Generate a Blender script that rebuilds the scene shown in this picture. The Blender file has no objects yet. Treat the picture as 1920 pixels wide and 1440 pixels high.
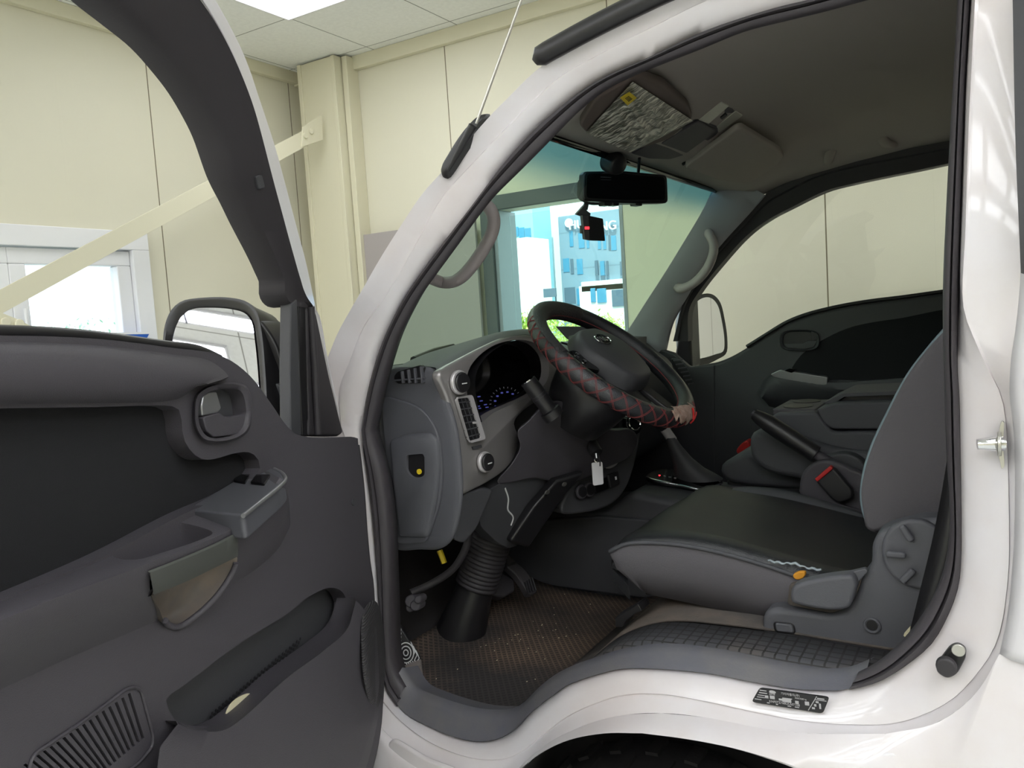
import bpy, bmesh, math, random
from mathutils import Vector as V, Matrix
random.seed(7)
SC = bpy.context.scene
COL = SC.collection
# ---------------------------------------------------------------- camera model (1920 x 1440)
F = 1510.0
YAW, PIT, ROL = [math.radians(a) for a in (31.68, 4.76, -3.69)]
CAM = V((0, 0, 1.40))
FW = V((-math.sin(YAW) * math.cos(PIT), math.cos(YAW) * math.cos(PIT), -math.sin(PIT)))
_r = V((math.cos(YAW), math.sin(YAW), 0)); _u = _r.cross(FW)
RT = math.cos(ROL) * _r + math.sin(ROL) * _u
UP = -math.sin(ROL) * _r + math.cos(ROL) * _u
def ray(u, v): return FW * F + RT * (u - 960) - UP * (v - 720)
# surveyed points: a sight line meets the plane a surface really lies in
def GP(p, n):
    p = V(p); n = V(n)
    def f(u, v):
        k = ray(u, v); return CAM + k * ((p - CAM).dot(n) / k.dot(n))
    return f
def YP(y): return GP((0, y, 0), (0, 1, 0))
def XP(x): return GP((x, 0, 0), (1, 0, 0))
def ZP(z): return GP((0, 0, z), (0, 0, 1))
def lean(z): return 0.15 * max(0.0, z - 1.42)
def YL(y0):                                    # driver's side: leans inwards above the belt line
    def f(u, v):
        y = y0
        for _ in range(8):
            p = YP(y)(u, v); y = y0 + lean(p.z)
        return p
    return f
HINGE = V((-1.0, 1.10, 0)); TH = math.radians(72)
DD = V((math.cos(TH), -math.sin(TH), 0)); DN = V((math.sin(TH), math.cos(TH), 0))
def DP(h): return GP(HINGE + DN * h, DN)       # open door: plane at height h above its trim
def px(pts, pl): return [(pl if len(p) == 2 else p[2])(p[0], p[1]) for p in pts]
# ---------------------------------------------------------------- curves
def cr(pts, n, closed=False, smooth=True):
    pts = [V(p) for p in pts]
    if smooth and len(pts) > 2:
        m = len(pts); out = []
        for i in range(m if closed else m - 1):
            if closed: a, b, c, d = pts[i - 1], pts[i], pts[(i + 1) % m], pts[(i + 2) % m]
            else:
                b, c = pts[i], pts[i + 1]
                a = pts[i - 1] if i else b * 2 - c
                d = pts[i + 2] if i + 2 < m else c * 2 - b
            def tj(t, p, q): return t + max((q - p).length, 1e-7) ** 0.5
            t0 = 0; t1 = tj(t0, a, b); t2 = tj(t1, b, c); t3 = tj(t2, c, d)
            for k in range(12):
                t = t1 + (t2 - t1) * k / 12
                A1 = a * ((t1 - t) / (t1 - t0)) + b * ((t - t0) / (t1 - t0))
                A2 = b * ((t2 - t) / (t2 - t1)) + c * ((t - t1) / (t2 - t1))
                A3 = c * ((t3 - t) / (t3 - t2)) + d * ((t - t2) / (t3 - t2))
                B1 = A1 * ((t2 - t) / (t2 - t0)) + A2 * ((t - t0) / (t2 - t0))
                B2 = A2 * ((t3 - t) / (t3 - t1)) + A3 * ((t - t1) / (t3 - t1))
                out.append(B1 * ((t2 - t) / (t2 - t1)) + B2 * ((t - t1) / (t2 - t1)))
        if not closed: out.append(pts[-1])
        pts = out
    if closed: pts = pts + [pts[0]]
    L = [0.0]
    for i in range(1, len(pts)): L.append(L[-1] + (pts[i] - pts[i - 1]).length)
    res = []; j = 0; cnt = n if closed else n - 1
    for k in range(n):
        s = L[-1] * k / cnt
        while j < len(L) - 2 and L[j + 1] < s: j += 1
        d = L[j + 1] - L[j]
        res.append(pts[j].lerp(pts[j + 1], (s - L[j]) / d if d > 1e-9 else 0))
    return res
def fillet(pts, r, k=5):
    # round the corners of a closed outline
    out = []; m = len(pts)
    for i in range(m):
        a, b, c = V(pts[i - 1]), V(pts[i]), V(pts[(i + 1) % m])
        d1 = (a - b); d2 = (c - b); rr = min(r, d1.length * .48, d2.length * .48)
        p = b + d1.normalized() * rr; q = b + d2.normalized() * rr
        for j in range(k + 1):
            t = j / k; out.append(p * (1 - t) ** 2 + b * 2 * t * (1 - t) + q * t * t)
    return out
# ---------------------------------------------------------------- objects
WL = {}
def link(o, parent, c):
    COL.objects.link(o)
    WL[o.name] = V(c)
    if parent is not None:
        o.parent = parent; o.location = V(c) - WL[parent.name]
    else: o.location = c
def tag(o, label=None, cat=None, group=None, kind=None):
    if label: o['label'] = label
    if cat: o['category'] = cat
    if group: o['group'] = group
    if kind: o['kind'] = kind
    return o
def empty(name, loc, label=None, cat=None, group=None, parent=None):
    o = bpy.data.objects.new(name, None); o.empty_display_size = .1
    link(o, parent, loc); return tag(o, label, cat, group)
def mesh(name, verts, faces, mat, parent=None, sharp=40, bevel=0, seg=3, sub=0, solid=0, mats=None, weld=False):
    vs = [V(v) for v in verts]
    lo = V([min(v[i] for v in vs) for i in range(3)]); hi = V([max(v[i] for v in vs) for i in range(3)])
    c = (lo + hi) / 2
    me = bpy.data.meshes.new(name)
    me.from_pydata([v - c for v in vs], [], faces)
    bm = bmesh.new(); bm.from_mesh(me)
    if weld: bmesh.ops.remove_doubles(bm, verts=bm.verts, dist=1e-5)
    bmesh.ops.recalc_face_normals(bm, faces=bm.faces); bm.to_mesh(me); bm.free()
    me.polygons.foreach_set('use_smooth', [True] * len(me.polygons))
    me.set_sharp_from_angle(angle=math.radians(sharp))
    if mat: me.materials.append(mat)
    o = bpy.data.objects.new(name, me); link(o, parent, c)
    if solid:
        m = o.modifiers.new('s', 'SOLIDIFY'); m.thickness = solid; m.offset = -1
    if bevel:
        m = o.modifiers.new('b', 'BEVEL'); m.width = bevel; m.segments = seg; m.limit_method = 'ANGLE'
        m.angle_limit = math.radians(40); m.harden_normals = True
    if sub:
        m = o.modifiers.new('u', 'SUBSURF'); m.levels = m.render_levels = sub
    return o
class MB:
    # collects several shapes of ONE part
    def __init__(s): s.v = []; s.f = []
    def add(s, v, f):
        b = len(s.v); s.v += list(v); s.f += [[i + b for i in q] for q in f]; return s
    def slab(s, pts, d): return s.add(*slab_g(pts, d))
    def box(s, c, sz, M=None): return s.add(*box_g(c, sz, M))
    def tube(s, p, r, n=10, closed=False): return s.add(*tube_g(p, r, n, closed))
    def loft(s, rows, cu=False, cv=False): return s.add(*loft_g(rows, cu, cv))
    def build(s, name, mat, parent=None, **k): return mesh(name, s.v, s.f, mat, parent, **k)
def loft_g(rows, cu=False, cv=False, caps=False):
    n = len(rows[0]); m = len(rows); v = [p for r in rows for p in r]; f = []
    for i in range(m if cv else m - 1):
        for j in range(n if cu else n - 1):
            a = i * n + j; b = i * n + (j + 1) % n; c = ((i + 1) % m) * n + (j + 1) % n; d = ((i + 1) % m) * n + j
            f.append([a, b, c, d])
    if caps:
        f.append(list(range(n))); f.append(list(range((m - 1) * n, m * n)))
    return v, f
def slab_g(pts, d):
    n = len(pts); d = V(d)
    v = [V(p) for p in pts] + [V(p) + d for p in pts]
    return v, [list(range(n)), list(range(2 * n - 1, n - 1, -1))] + [[i, (i + 1) % n, n + (i + 1) % n, n + i] for i in range(n)]
def box_g(c, sz, M=None):
    c = V(c); v = []
    for x in (-.5, .5):
        for y in (-.5, .5):
            for z in (-.5, .5):
                p = V((x * sz[0], y * sz[1], z * sz[2])); v.append(c + (M @ p if M else p))
    return v, [[0, 1, 3, 2], [4, 6, 7, 5], [0, 4, 5, 1], [2, 3, 7, 6], [0, 2, 6, 4], [1, 5, 7, 3]]
def frame_at(t):
    t = t.normalized(); a = V((0, 0, 1)) if abs(t.z) < .9 else V((1, 0, 0))
    x = t.cross(a).normalized(); return x, t.cross(x).normalized()
def tube_g(p, r, n=10, closed=False):
    p = [V(q) for q in p]; m = len(p); rows = []; xx = None
    for i in range(m):
        t = (p[(i + 1) % m] - p[i - 1]) if closed or 0 < i < m - 1 else (p[1] - p[0] if i == 0 else p[-1] - p[-2])
        t.normalize()
        if xx is None: xx, _ = frame_at(t)
        xx = (xx - t * xx.dot(t)).normalized(); yy = t.cross(xx)
        q = r(i / (m - 1)) if callable(r) else r
        if not isinstance(q, tuple): q = (q, q)
        rows.append([p[i] + xx * q[0] * math.cos(6.28318 * k / n) + yy * q[1] * math.sin(6.28318 * k / n) for k in range(n)])
    return loft_g(rows, True, closed, not closed)
def loft(name, rows, mat, parent=None, cu=False, cv=False, caps=False, **k):
    return mesh(name, *loft_g(rows, cu, cv, caps), mat, parent, **k)
def slab(name, pts, d, mat, parent=None, bevel=.004, **k): return mesh(name, *slab_g(pts, d), mat, parent, bevel=bevel, **k)
def box(name, c, sz, mat, parent=None, M=None, bevel=.004, **k): return mesh(name, *box_g(c, sz, M), mat, parent, bevel=bevel, **k)
def tube(name, p, r, mat, parent=None, n=12, closed=False, **k): return mesh(name, *tube_g(p, r, n, closed), mat, parent, sharp=60, **k)
def disc(c, nrm, r, n=32, up=None):
    nrm = V(nrm).normalized(); x, y = frame_at(nrm)
    if up is not None:
        y = (V(up) - nrm * V(up).dot(nrm)).normalized(); x = y.cross(nrm)
    rx, ry = r if isinstance(r, tuple) else (r, r)
    return [V(c) + x * rx * math.cos(6.28318 * k / n) + y * ry * math.sin(6.28318 * k / n) for k in range(n)]
def pebble(name, pts, d, mat, parent=None, sc=.8, lift=1.0, **k):
    # an outline that bulges out by d and closes with a smaller cap
    pts = [V(p) for p in pts]; c = sum(pts, V()) / len(pts); d = V(d)
    rows = [pts]
    for i in range(1, 6):
        a = i / 5 * math.pi / 2
        s = 1 - (1 - sc) * (1 - math.cos(a)); rows.append([c + (p - c) * s + d * math.sin(a) for p in pts])
    v, f = loft_g(rows, True); f.append(list(range(5 * len(pts), 6 * len(pts))))
    f.append(list(range(len(pts))))
    return mesh(name, v, f, mat, parent, **k)
def cut(o, verts, faces):
    # carve a real recess into o, then drop the cutting shape
    me = bpy.data.meshes.new('tool'); loc = WL[o.name]
    me.from_pydata([V(v) for v in verts], [], faces)
    bm = bmesh.new(); bm.from_mesh(me); bmesh.ops.recalc_face_normals(bm, faces=bm.faces); bm.to_mesh(me); bm.free()
    t = bpy.data.objects.new('tool', me); COL.objects.link(t)
    mods = [(m.type, m) for m in o.modifiers]
    b = o.modifiers.new('cut', 'BOOLEAN'); b.operation = 'DIFFERENCE'; b.solver = 'EXACT'; b.use_self = True; b.object = t
    bpy.context.view_layer.update()
    dg = bpy.context.evaluated_depsgraph_get()
    nm = bpy.data.meshes.new_from_object(o.evaluated_get(dg)); o.modifiers.clear(); o.data = nm
    nm.polygons.foreach_set('use_smooth', [True] * len(nm.polygons)); nm.set_sharp_from_angle(angle=math.radians(35))
    bpy.data.objects.remove(t); bpy.data.meshes.remove(me)
    return o
def text(name, body, c, right, up, size, mat, parent=None, depth=.0004, align='CENTER'):
    cu = bpy.data.curves.new('t', 'FONT'); cu.body = body; cu.size = size; cu.align_x = align; cu.align_y = 'CENTER'; cu.extrude = depth
    t = bpy.data.objects.new('t', cu); COL.objects.link(t)
    bpy.context.view_layer.update()
    me = bpy.data.meshes.new_from_object(t.evaluated_get(bpy.context.evaluated_depsgraph_get()))
    bpy.data.objects.remove(t); bpy.data.curves.remove(cu)
    right = V(right).normalized(); up = V(up); up = (up - right * up.dot(right)).normalized(); nn = right.cross(up)
    M = Matrix((right, up, nn)).transposed()
    vs = [V(c) + M @ v.co for v in me.vertices]; fs = [list(p.vertices) for p in me.polygons]
    bpy.data.meshes.remove(me)
    if name is None: return vs, fs
    return mesh(name, vs, fs, mat, parent)
# ---------------------------------------------------------------- materials
def lin(c): return tuple((x / 255 / 12.92 if x <= 10 else ((x / 255 + .055) / 1.055) ** 2.4) for x in c) + (1,)
def mat(name, rgb, rough=.5, metal=0, bump=0, bscale=400, spec=.5, var=0, vscale=8, coat=0, emit=0, rgb2=None, sheen=0):
    m = bpy.data.materials.new(name); m.use_nodes = True; N = m.node_tree.nodes; Lk = m.node_tree.links
    b = N['Principled BSDF']
    b.inputs['Base Color'].default_value = lin(rgb); b.inputs['Roughness'].default_value = rough
    b.inputs['Metallic'].default_value = metal; b.inputs['Specular IOR Level'].default_value = spec
    b.inputs['Coat Weight'].default_value = coat; b.inputs['Coat Roughness'].default_value = .05
    b.inputs['Sheen Weight'].default_value = sheen
    if emit:
        b.inputs['Emission Color'].default_value = lin(rgb); b.inputs['Emission Strength'].default_value = emit
    if bump or var or rgb2:
        g = N.new('ShaderNodeNewGeometry')
    if var or rgb2:
        n = N.new('ShaderNodeTexNoise'); n.inputs['Scale'].default_value = vscale; n.inputs['Detail'].default_value = 6; n.inputs['Roughness'].default_value = .6
        Lk.new(g.outputs['Position'], n.inputs['Vector'])
        r = N.new('ShaderNodeValToRGB'); r.color_ramp.elements[0].position = .38; r.color_ramp.elements[1].position = .66
        c = lin(rgb); r.color_ramp.elements[0].color = c
        r.color_ramp.elements[1].color = lin(rgb2) if rgb2 else tuple(min(1, x * (1 + var)) for x in c[:3]) + (1,)
        Lk.new(n.outputs['Fac'], r.inputs['Fac']); Lk.new(r.outputs['Color'], b.inputs['Base Color'])
    if bump:
        n2 = N.new('ShaderNodeTexNoise'); n2.inputs['Scale'].default_value = bscale; n2.inputs['Detail'].default_value = 3
        Lk.new(g.outputs['Position'], n2.inputs['Vector'])
        bp = N.new('ShaderNodeBump'); bp.inputs['Strength'].default_value = bump; bp.inputs['Distance'].default_value = .002
        Lk.new(n2.outputs['Fac'], bp.inputs['Height']); Lk.new(bp.outputs['Normal'], b.inputs['Normal'])
    return m
def glass(name, tint, refl=.06, band=None):
    m = bpy.data.materials.new(name); m.use_nodes = True; N = m.node_tree.nodes; Lk = m.node_tree.links
    N.clear(); out = N.new('ShaderNodeOutputMaterial'); mx = N.new('ShaderNodeMixShader')
    t = N.new('ShaderNodeBsdfTransparent'); g = N.new('ShaderNodeBsdfGlossy'); g.inputs['Roughness'].default_value = .01
    t.inputs['Color'].default_value = tuple(tint) + (1,); mx.inputs['Fac'].default_value = refl
    if band:                                    # tinted shade band along the top of the glass
        ge = N.new('ShaderNodeNewGeometry'); s = N.new('ShaderNodeSeparateXYZ'); mr = N.new('ShaderNodeMapRange')
        Lk.new(ge.outputs['Position'], s.inputs[0]); Lk.new(s.outputs['Z'], mr.inputs['Value'])
        mr.inputs['From Min'].default_value = band[0]; mr.inputs['From Max'].default_value = band[1]; mr.interpolation_type = 'SMOOTHSTEP'
        c = N.new('ShaderNodeMix'); c.data_type = 'RGBA'; c.inputs['A'].default_value = tuple(tint) + (1,); c.inputs['B'].default_value = tuple(band[2]) + (1,)
        Lk.new(mr.outputs['Result'], c.inputs['Factor']); Lk.new(c.outputs['Result'], t.inputs['Color'])
    Lk.new(t.outputs[0], mx.inputs[1]); Lk.new(g.outputs[0], mx.inputs[2]); Lk.new(mx.outputs[0], out.inputs['Surface'])
    return m
def lines_on(m, axis, period, offset, width, rgb, axis2=None, off2=0, rib=0):
    # seams at regular spacing, cut into the colour and the bump of a panel material
    N = m.node_tree.nodes; Lk = m.node_tree.links; b = N['Principled BSDF']
    g = N.new('ShaderNodeNewGeometry'); s = N.new('ShaderNodeSeparateXYZ'); Lk.new(g.outputs['Position'], s.inputs[0])
    def line(ax, off, per=period, wd=width):
        a = N.new('ShaderNodeMath'); a.operation = 'SUBTRACT'; a.inputs[1].default_value = off; Lk.new(s.outputs[ax], a.inputs[0])
        k = N.new('ShaderNodeMath'); k.operation = 'PINGPONG'; k.inputs[1].default_value = per / 2; Lk.new(a.outputs[0], k.inputs[0])
        l = N.new('ShaderNodeMath'); l.operation = 'LESS_THAN'; l.inputs[1].default_value = wd / 2; Lk.new(k.outputs[0], l.inputs[0])
        return l
    l = line(axis, offset)
    if axis2:
        l2 = line(axis2, off2); q = N.new('ShaderNodeMath'); q.operation = 'MAXIMUM'; Lk.new(l.outputs[0], q.inputs[0]); Lk.new(l2.outputs[0], q.inputs[1]); l = q
    mx = N.new('ShaderNodeMix'); mx.data_type = 'RGBA'; mx.inputs['B'].default_value = lin(rgb)
    src = b.inputs['Base Color'].links[0].from_socket if b.inputs['Base Color'].links else None
    if src: Lk.new(src, mx.inputs['A'])
    else: mx.inputs['A'].default_value = b.inputs['Base Color'].default_value
    Lk.new(l.outputs[0], mx.inputs['Factor']); Lk.new(mx.outputs['Result'], b.inputs['Base Color'])
    if rib:
        w = line(axis, offset + .11, rib, .012); bp = N.new('ShaderNodeBump'); bp.inputs['Strength'].default_value = .35; bp.inputs['Distance'].default_value = .002
        Lk.new(w.outputs[0], bp.inputs['Height']); Lk.new(bp.outputs['Normal'], b.inputs['Normal'])
M = {}
M['white'] = mat('white_paint', (216, 213, 216), .28, coat=.6)
M['white_dirty'] = mat('white_paint_scuffed', (217, 213, 216), .3, coat=.5, rgb2=(210, 202, 201), vscale=5)
M['plastic'] = mat('grey_plastic', (70, 67, 72), .55, bump=.25, bscale=900, spec=.4)
M['plastic2'] = mat('dark_plastic', (66, 66, 69), .5, bump=.2, bscale=900, spec=.4)
M['plasticb'] = mat('blue_grey_plastic', (82, 82, 87), .55, bump=.2, bscale=900, spec=.4)
M['black'] = mat('black_plastic', (30, 29, 31), .4)
M['gloss_black'] = mat('gloss_black', (14, 14, 15), .08)
M['rubber'] = mat('black_rubber', (50, 47, 50), .6, bump=.1)
M['seal'] = mat('door_seal_rubber', (62, 58, 62), .55, bump=.1)
M['sill'] = mat('sill_rubber', (88, 88, 96), .55, bump=.1, rgb2=(98, 96, 98), vscale=14)
M['fabric'] = mat('door_fabric', (40, 40, 42), .9, bump=.4, bscale=1400, spec=.15)
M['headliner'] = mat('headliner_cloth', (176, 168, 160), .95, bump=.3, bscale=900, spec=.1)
M['silver'] = mat('silver_plastic', (196, 192, 193), .36, metal=.4)
M['silver2'] = mat('brushed_silver', (150, 150, 152), .3, metal=.7)
M['chrome'] = mat('chrome', (225, 225, 228), .08, metal=1)
M['steel'] = mat('zinc_steel', (186, 184, 178), .3, metal=.9)
M['mirror'] = mat('mirror_silvering', (228, 228, 236), .015, metal=1)
M['leather'] = mat('black_leather', (33, 35, 39), .27, bump=.5, bscale=700, spec=.6, rgb2=(43, 43, 44), vscale=7)
M['seatgrey'] = mat('grey_seat_vinyl', (92, 89, 93), .75, bump=.5, bscale=1100, spec=.25)
M['seatgrey2'] = mat('dark_seat_vinyl', (74, 74, 78), .6, bump=.4, bscale=900, spec=.35)
M['thread'] = mat('pale_thread', (150, 160, 165), .8)
M['red_thread'] = mat('red_thread', (128, 52, 52), .8)
M['red'] = mat('red_plastic', (190, 40, 38), .4)
M['grip'] = mat('grip_vinyl', (164, 155, 155), .5, bump=.15)
M['dirtymat'] = mat('dusty_rubber_mat', (66, 62, 60), .85, bump=.5, bscale=180, rgb2=(96, 85, 76), vscale=4.5)
M['yellow'] = mat('yellow_label', (224, 196, 40), .5)
M['foam'] = mat('orange_foam', (205, 140, 40), .9)
M['paper'] = mat('cream_paper', (222, 214, 180), .8)
M['card'] = mat('white_tag', (222, 220, 222), .4)
M['print'] = mat('white_print', (205, 205, 205), .6)
M['ink'] = mat('black_ink', (22, 20, 24), .35)
M['led'] = mat('red_led', (255, 50, 60), .4, emit=2.5)
M['gaugeblue'] = mat('gauge_backlight_blue', (96, 100, 190), .4, emit=.35)
M['gaugewhite'] = mat('gauge_print', (170, 170, 185), .4, emit=.1)
M['needle'] = mat('gauge_needle', (225, 60, 40), .4, emit=.35)
M['torn'] = mat('torn_backing', (176, 152, 138), .9, bump=.6, bscale=200, rgb2=(140, 110, 98), vscale=60)
M['wall'] = mat('cream_sandwich_panel', (226, 222, 202), .45, var=.03, vscale=1.2, spec=.3)
M['wallx'] = M['wall'].copy()
M['ceil'] = mat('ceiling_tile', (246, 247, 243), .9, var=.06, vscale=45)
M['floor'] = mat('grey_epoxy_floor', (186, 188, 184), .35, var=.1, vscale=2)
M['cream_steel'] = mat('cream_painted_steel', (224, 219, 194), .5)
M['pvc'] = mat('white_pvc', (240, 240, 242), .3)
M['alum'] = mat('grey_aluminium', (150, 158, 168), .4, metal=.2)
M['darkframe'] = mat('dark_frame', (98, 102, 104), .7, bump=.4, bscale=120)
M['greyboard'] = mat('grey_board', (172, 165, 163), .7)
M['blue'] = mat('blue_sheet', (30, 92, 190), .5)
M['diffuser'] = mat('light_diffuser', (247, 250, 255), .6, emit=13)
M['panel'] = mat('corner_light_diffuser', (247, 250, 255), .6, emit=7.5)
M['tyre'] = mat('tyre_rubber', (34, 32, 33), .8, bump=.3, bscale=150)
M['under'] = mat('underbody_black', (36, 33, 34), .9)
M['clear'] = glass('window_glass', (.93, .96, .95), .05)
M['screen'] = glass('green_tinted_windscreen', (.66, .85, .71), .05, band=(1.66, 1.745, (.13, .33, .42)))
M['film'] = None
lines_on(M['wall'], 'X', 1.0, -.68, .006, (120, 112, 88), rib=.2)
lines_on(M['wallx'], 'Y', 1.0, 2.76, .006, (120, 112, 88), rib=.2)
lines_on(M['ceil'], 'X', .6, -3.16, .006, (150, 150, 146), axis2='Y', off2=3.146)
# ================================================================= the workshop
X0, Y0, ZC, X1, Y1 = -3.83, 3.85, 3.02, 4.6, -4.2
def struct(o): o['kind'] = 'structure'; return o
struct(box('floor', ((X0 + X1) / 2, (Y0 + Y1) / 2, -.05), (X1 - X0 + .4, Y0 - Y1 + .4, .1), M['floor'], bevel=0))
struct(box('ceiling', ((X0 + X1) / 2, (Y0 + Y1) / 2, ZC + .05), (X1 - X0 + .4, Y0 - Y1 + .4, .1), M['ceil'], bevel=0))
def wall_with_hole(name, mt, horiz, a0, a1, h0, h1, z0, z1, p, t):
    # vertical panel wall with one opening; horiz 'x' or 'y' is the direction it runs in
    m = MB()
    def bx(u0, u1, w0, w1):
        c = ((u0 + u1) / 2, p + t / 2, (w0 + w1) / 2) if horiz == 'x' else (p + t / 2, (u0 + u1) / 2, (w0 + w1) / 2)
        s = (u1 - u0, abs(t), w1 - w0) if horiz == 'x' else (abs(t), u1 - u0, w1 - w0)
        m.box(c, s)
    bx(a0, h0, 0, ZC); bx(h1, a1, 0, ZC); bx(h0, h1, 0, z0); bx(h0, h1, z1, ZC)
    return struct(m.build(name, mt))
WY0, WY1, WZ0, WZ1 = 1.10, 2.65, 1.16, 1.96          # front window
wall_with_hole('wall_front', M['wallx'], 'y', Y1, Y0, WY0, WY1, WZ0, WZ1, X0, -.15)
pR = YP(Y0)
OX0, OX1 = pR(929, 480).x, pR(1172, 480).x; OZ1 = pR(1000, 383).z; OZ0 = .55
wall_with_hole('wall_right', M['wall'], 'x', X0, X1, OX0, OX1, OZ0, OZ1, Y0, .16)
struct(box('wall_left', ((X0 + X1) / 2, Y1 - .05, ZC / 2), (X1 - X0, .1, ZC), M['wall'], bevel=0))
struct(box('wall_rear', (X1 + .05, (Y0 + Y1) / 2, ZC / 2), (.1, Y0 - Y1, ZC), M['wallx'], bevel=0))
m = MB(); m.box((X0 + .02, (Y0 + Y1) / 2, ZC - .035), (.04, Y0 - Y1, .07)); struct(m.build('trim_1', M['cream_steel'], bevel=.004))
m = MB(); m.box(((X0 + X1) / 2, Y0 - .02, ZC - .04), (X1 - X0, .04, .08)); struct(m.build('trim_2', M['cream_steel'], bevel=.004))
# window in the front wall: white plastic, two casements
def ring(y0, y1, z0, z1, w, x, d):
    m = MB(); yc = (y0 + y1) / 2
    m.box((x, yc, z1 - w / 2), (d, y1 - y0, w)); m.box((x, yc, z0 + w / 2), (d, y1 - y0, w))
    m.box((x, y0 + w / 2, (z0 + z1) / 2), (d, w, z1 - z0 - 2 * w)); m.box((x, y1 - w / 2, (z0 + z1) / 2), (d, w, z1 - z0 - 2 * w))
    return m
w1 = struct(ring(WY0 - .01, WY1, WZ0 - .01, WZ1, .095, X0 - .03, .12).build('window_1', M['pvc'], bevel=.004))
for a, b in ((WY0 + .085, 1.955), (1.955, WY1 - .095)):
    c = ring(a, b, WZ0 + .085, WZ1 - .1, .075, X0 - .035, .07).build('casement', M['pvc'], w1, bevel=.006)
    box('pane', (X0 - .04, (a + b) / 2, (WZ0 + WZ1) / 2 - .005), (.008, b - a - .14, WZ1 - WZ0 - .32), M['clear'], c, bevel=0)
tube('window_latch', [(X0 + .006, 2.0, 1.48), (X0 + .02, 2.0, 1.5), (X0 + .02, 2.0, 1.58)], .009, M['pvc'], w1)
# large opening in the right wall: dark frame, pale reveal, fixed pane
w2 = empty('window_2', ((OX0 + OX1) / 2, Y0, OZ0)); w2['kind'] = 'structure'
m = MB(); m.box(((OX0 + OX1) / 2, Y0 - .012, OZ1 + .035), (OX1 - OX0 + .14, .03, .08)); m.box((OX0 - .035, Y0 - .012, (OZ0 + OZ1) / 2), (.07, .03, OZ1 - OZ0))
m.build('outer_frame', M['darkframe'], w2, bevel=.004)
m = MB(); m.box((OX0 + .012, Y0 + .1, (OZ0 + OZ1) / 2), (.024, .21, OZ1 - OZ0)); m.box((OX1 - .01, Y0 + .1, (OZ0 + OZ1) / 2), (.02, .21, OZ1 - OZ0))
m.box(((OX0 + OX1) / 2, Y0 + .1, OZ0 + .02), (OX1 - OX0, .21, .04)); m.build('reveal', M['alum'], w2, bevel=.003)
box('pane', ((OX0 + OX1) / 2, Y0 + .14, (OZ0 + OZ1) / 2), (OX1 - OX0 - .05, .01, OZ1 - OZ0 - .05), M['clear'], w2, bevel=0)
# steel column in the corner, with its flanges
m = MB(); m.box((-3.515, 3.77, ZC / 2), (.29, .14, ZC - .02)); m.box((-3.345, 3.80, ZC / 2), (.04, .10, ZC - .02)); m.box((-3.66, 3.70, ZC / 2), (.03, .02, ZC - .02)); m.box((-3.385, 3.697, ZC / 2), (.03, .012, ZC - .02))
col = m.build('steel_column', M['cream_steel'], bevel=.004); col['kind'] = 'structure'
# diagonal brace
bp = XP(-3.47)
br = empty('diagonal_brace', bp(300, 400), 'cream painted steel brace running diagonally across the front wall to the corner column', 'brace')
a, b = bp(575, 257), bp(-60, 598); dirb = (b - a).normalized(); nb = V((1, 0, 0)).cross(dirb)
o = [a + nb * .042, b + nb * .042, b - nb * .042, a - nb * .042]
m = MB(); m.slab([p + V((.008, 0, 0)) for p in o], V((-.008, 0, 0))); m.slab([o[0] + V((0, 0, 0)), o[1], o[1] - nb * .007, o[0] - nb * .007], V((-.05, 0, 0)))
m.build('bar', M['cream_steel'], br, bevel=.001)
up = px([(568, 238), (604, 214), (606, 262), (582, 270), (566, 276)], XP(-3.455)); pl = slab('end_plate', up, (-.01, 0, 0), M['cream_steel'], br, bevel=.002)
for q in ((574, 254), (585, 246)): mesh('bolt', *slab_g(disc(XP(-3.444)(*q), (1, 0, 0), .017, 12), (-.012, 0, 0)), M['cream_steel'], br, bevel=.004)
pl = slab('end_plate', px([(-60, 585), (0, 585), (30, 597), (80, 622), (70, 690), (-60, 690)], XP(-3.455)), (-.01, 0, 0), M['cream_steel'], br, bevel=.002)
for q in ((12, 604), (38, 607)): mesh('bolt', *slab_g(disc(XP(-3.444)(*q), (1, 0, 0), .02, 12), (-.012, 0, 0)), M['cream_steel'], br, bevel=.005)
# boards standing against the walls
p = YP(3.79)
x0, x1, zt = p(670, 442).x, p(897, 500).x, p(700, 438).z
tag(box('grey_board', ((x0 + x1) / 2, 3.79, zt / 2), (x1 - x0, .02, zt), M['greyboard'], bevel=.002), 'plain grey board standing upright against the right wall beside the column', 'board')
p = XP(-3.74)
bl = px([(120, 627), (281, 624), (262, 660), (240, 760), (120, 760)], p)
bo = empty('blue_board', (bl[3] + bl[4]) / 2, 'blue sheet with a white top edge in front of the window sill', 'board')
slab('sheet', bl, (-.012, 0, 0), M['blue'], bo, bevel=.001)
slab('edge_strip', [bl[0] + V((.002, 0, .004)), bl[1] + V((.002, 0, .004)), bl[1] + V((.002, 0, -.006)), bl[0] + V((.002, 0, -.006))], (-.016, 0, 0), M['pvc'], bo, bevel=0)
mb = (bl[3] + bl[4]) / 2
box('support', (mb.x - .012, mb.y, mb.z / 2), (.03, .5, mb.z), M['pvc'], bo)
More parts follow.
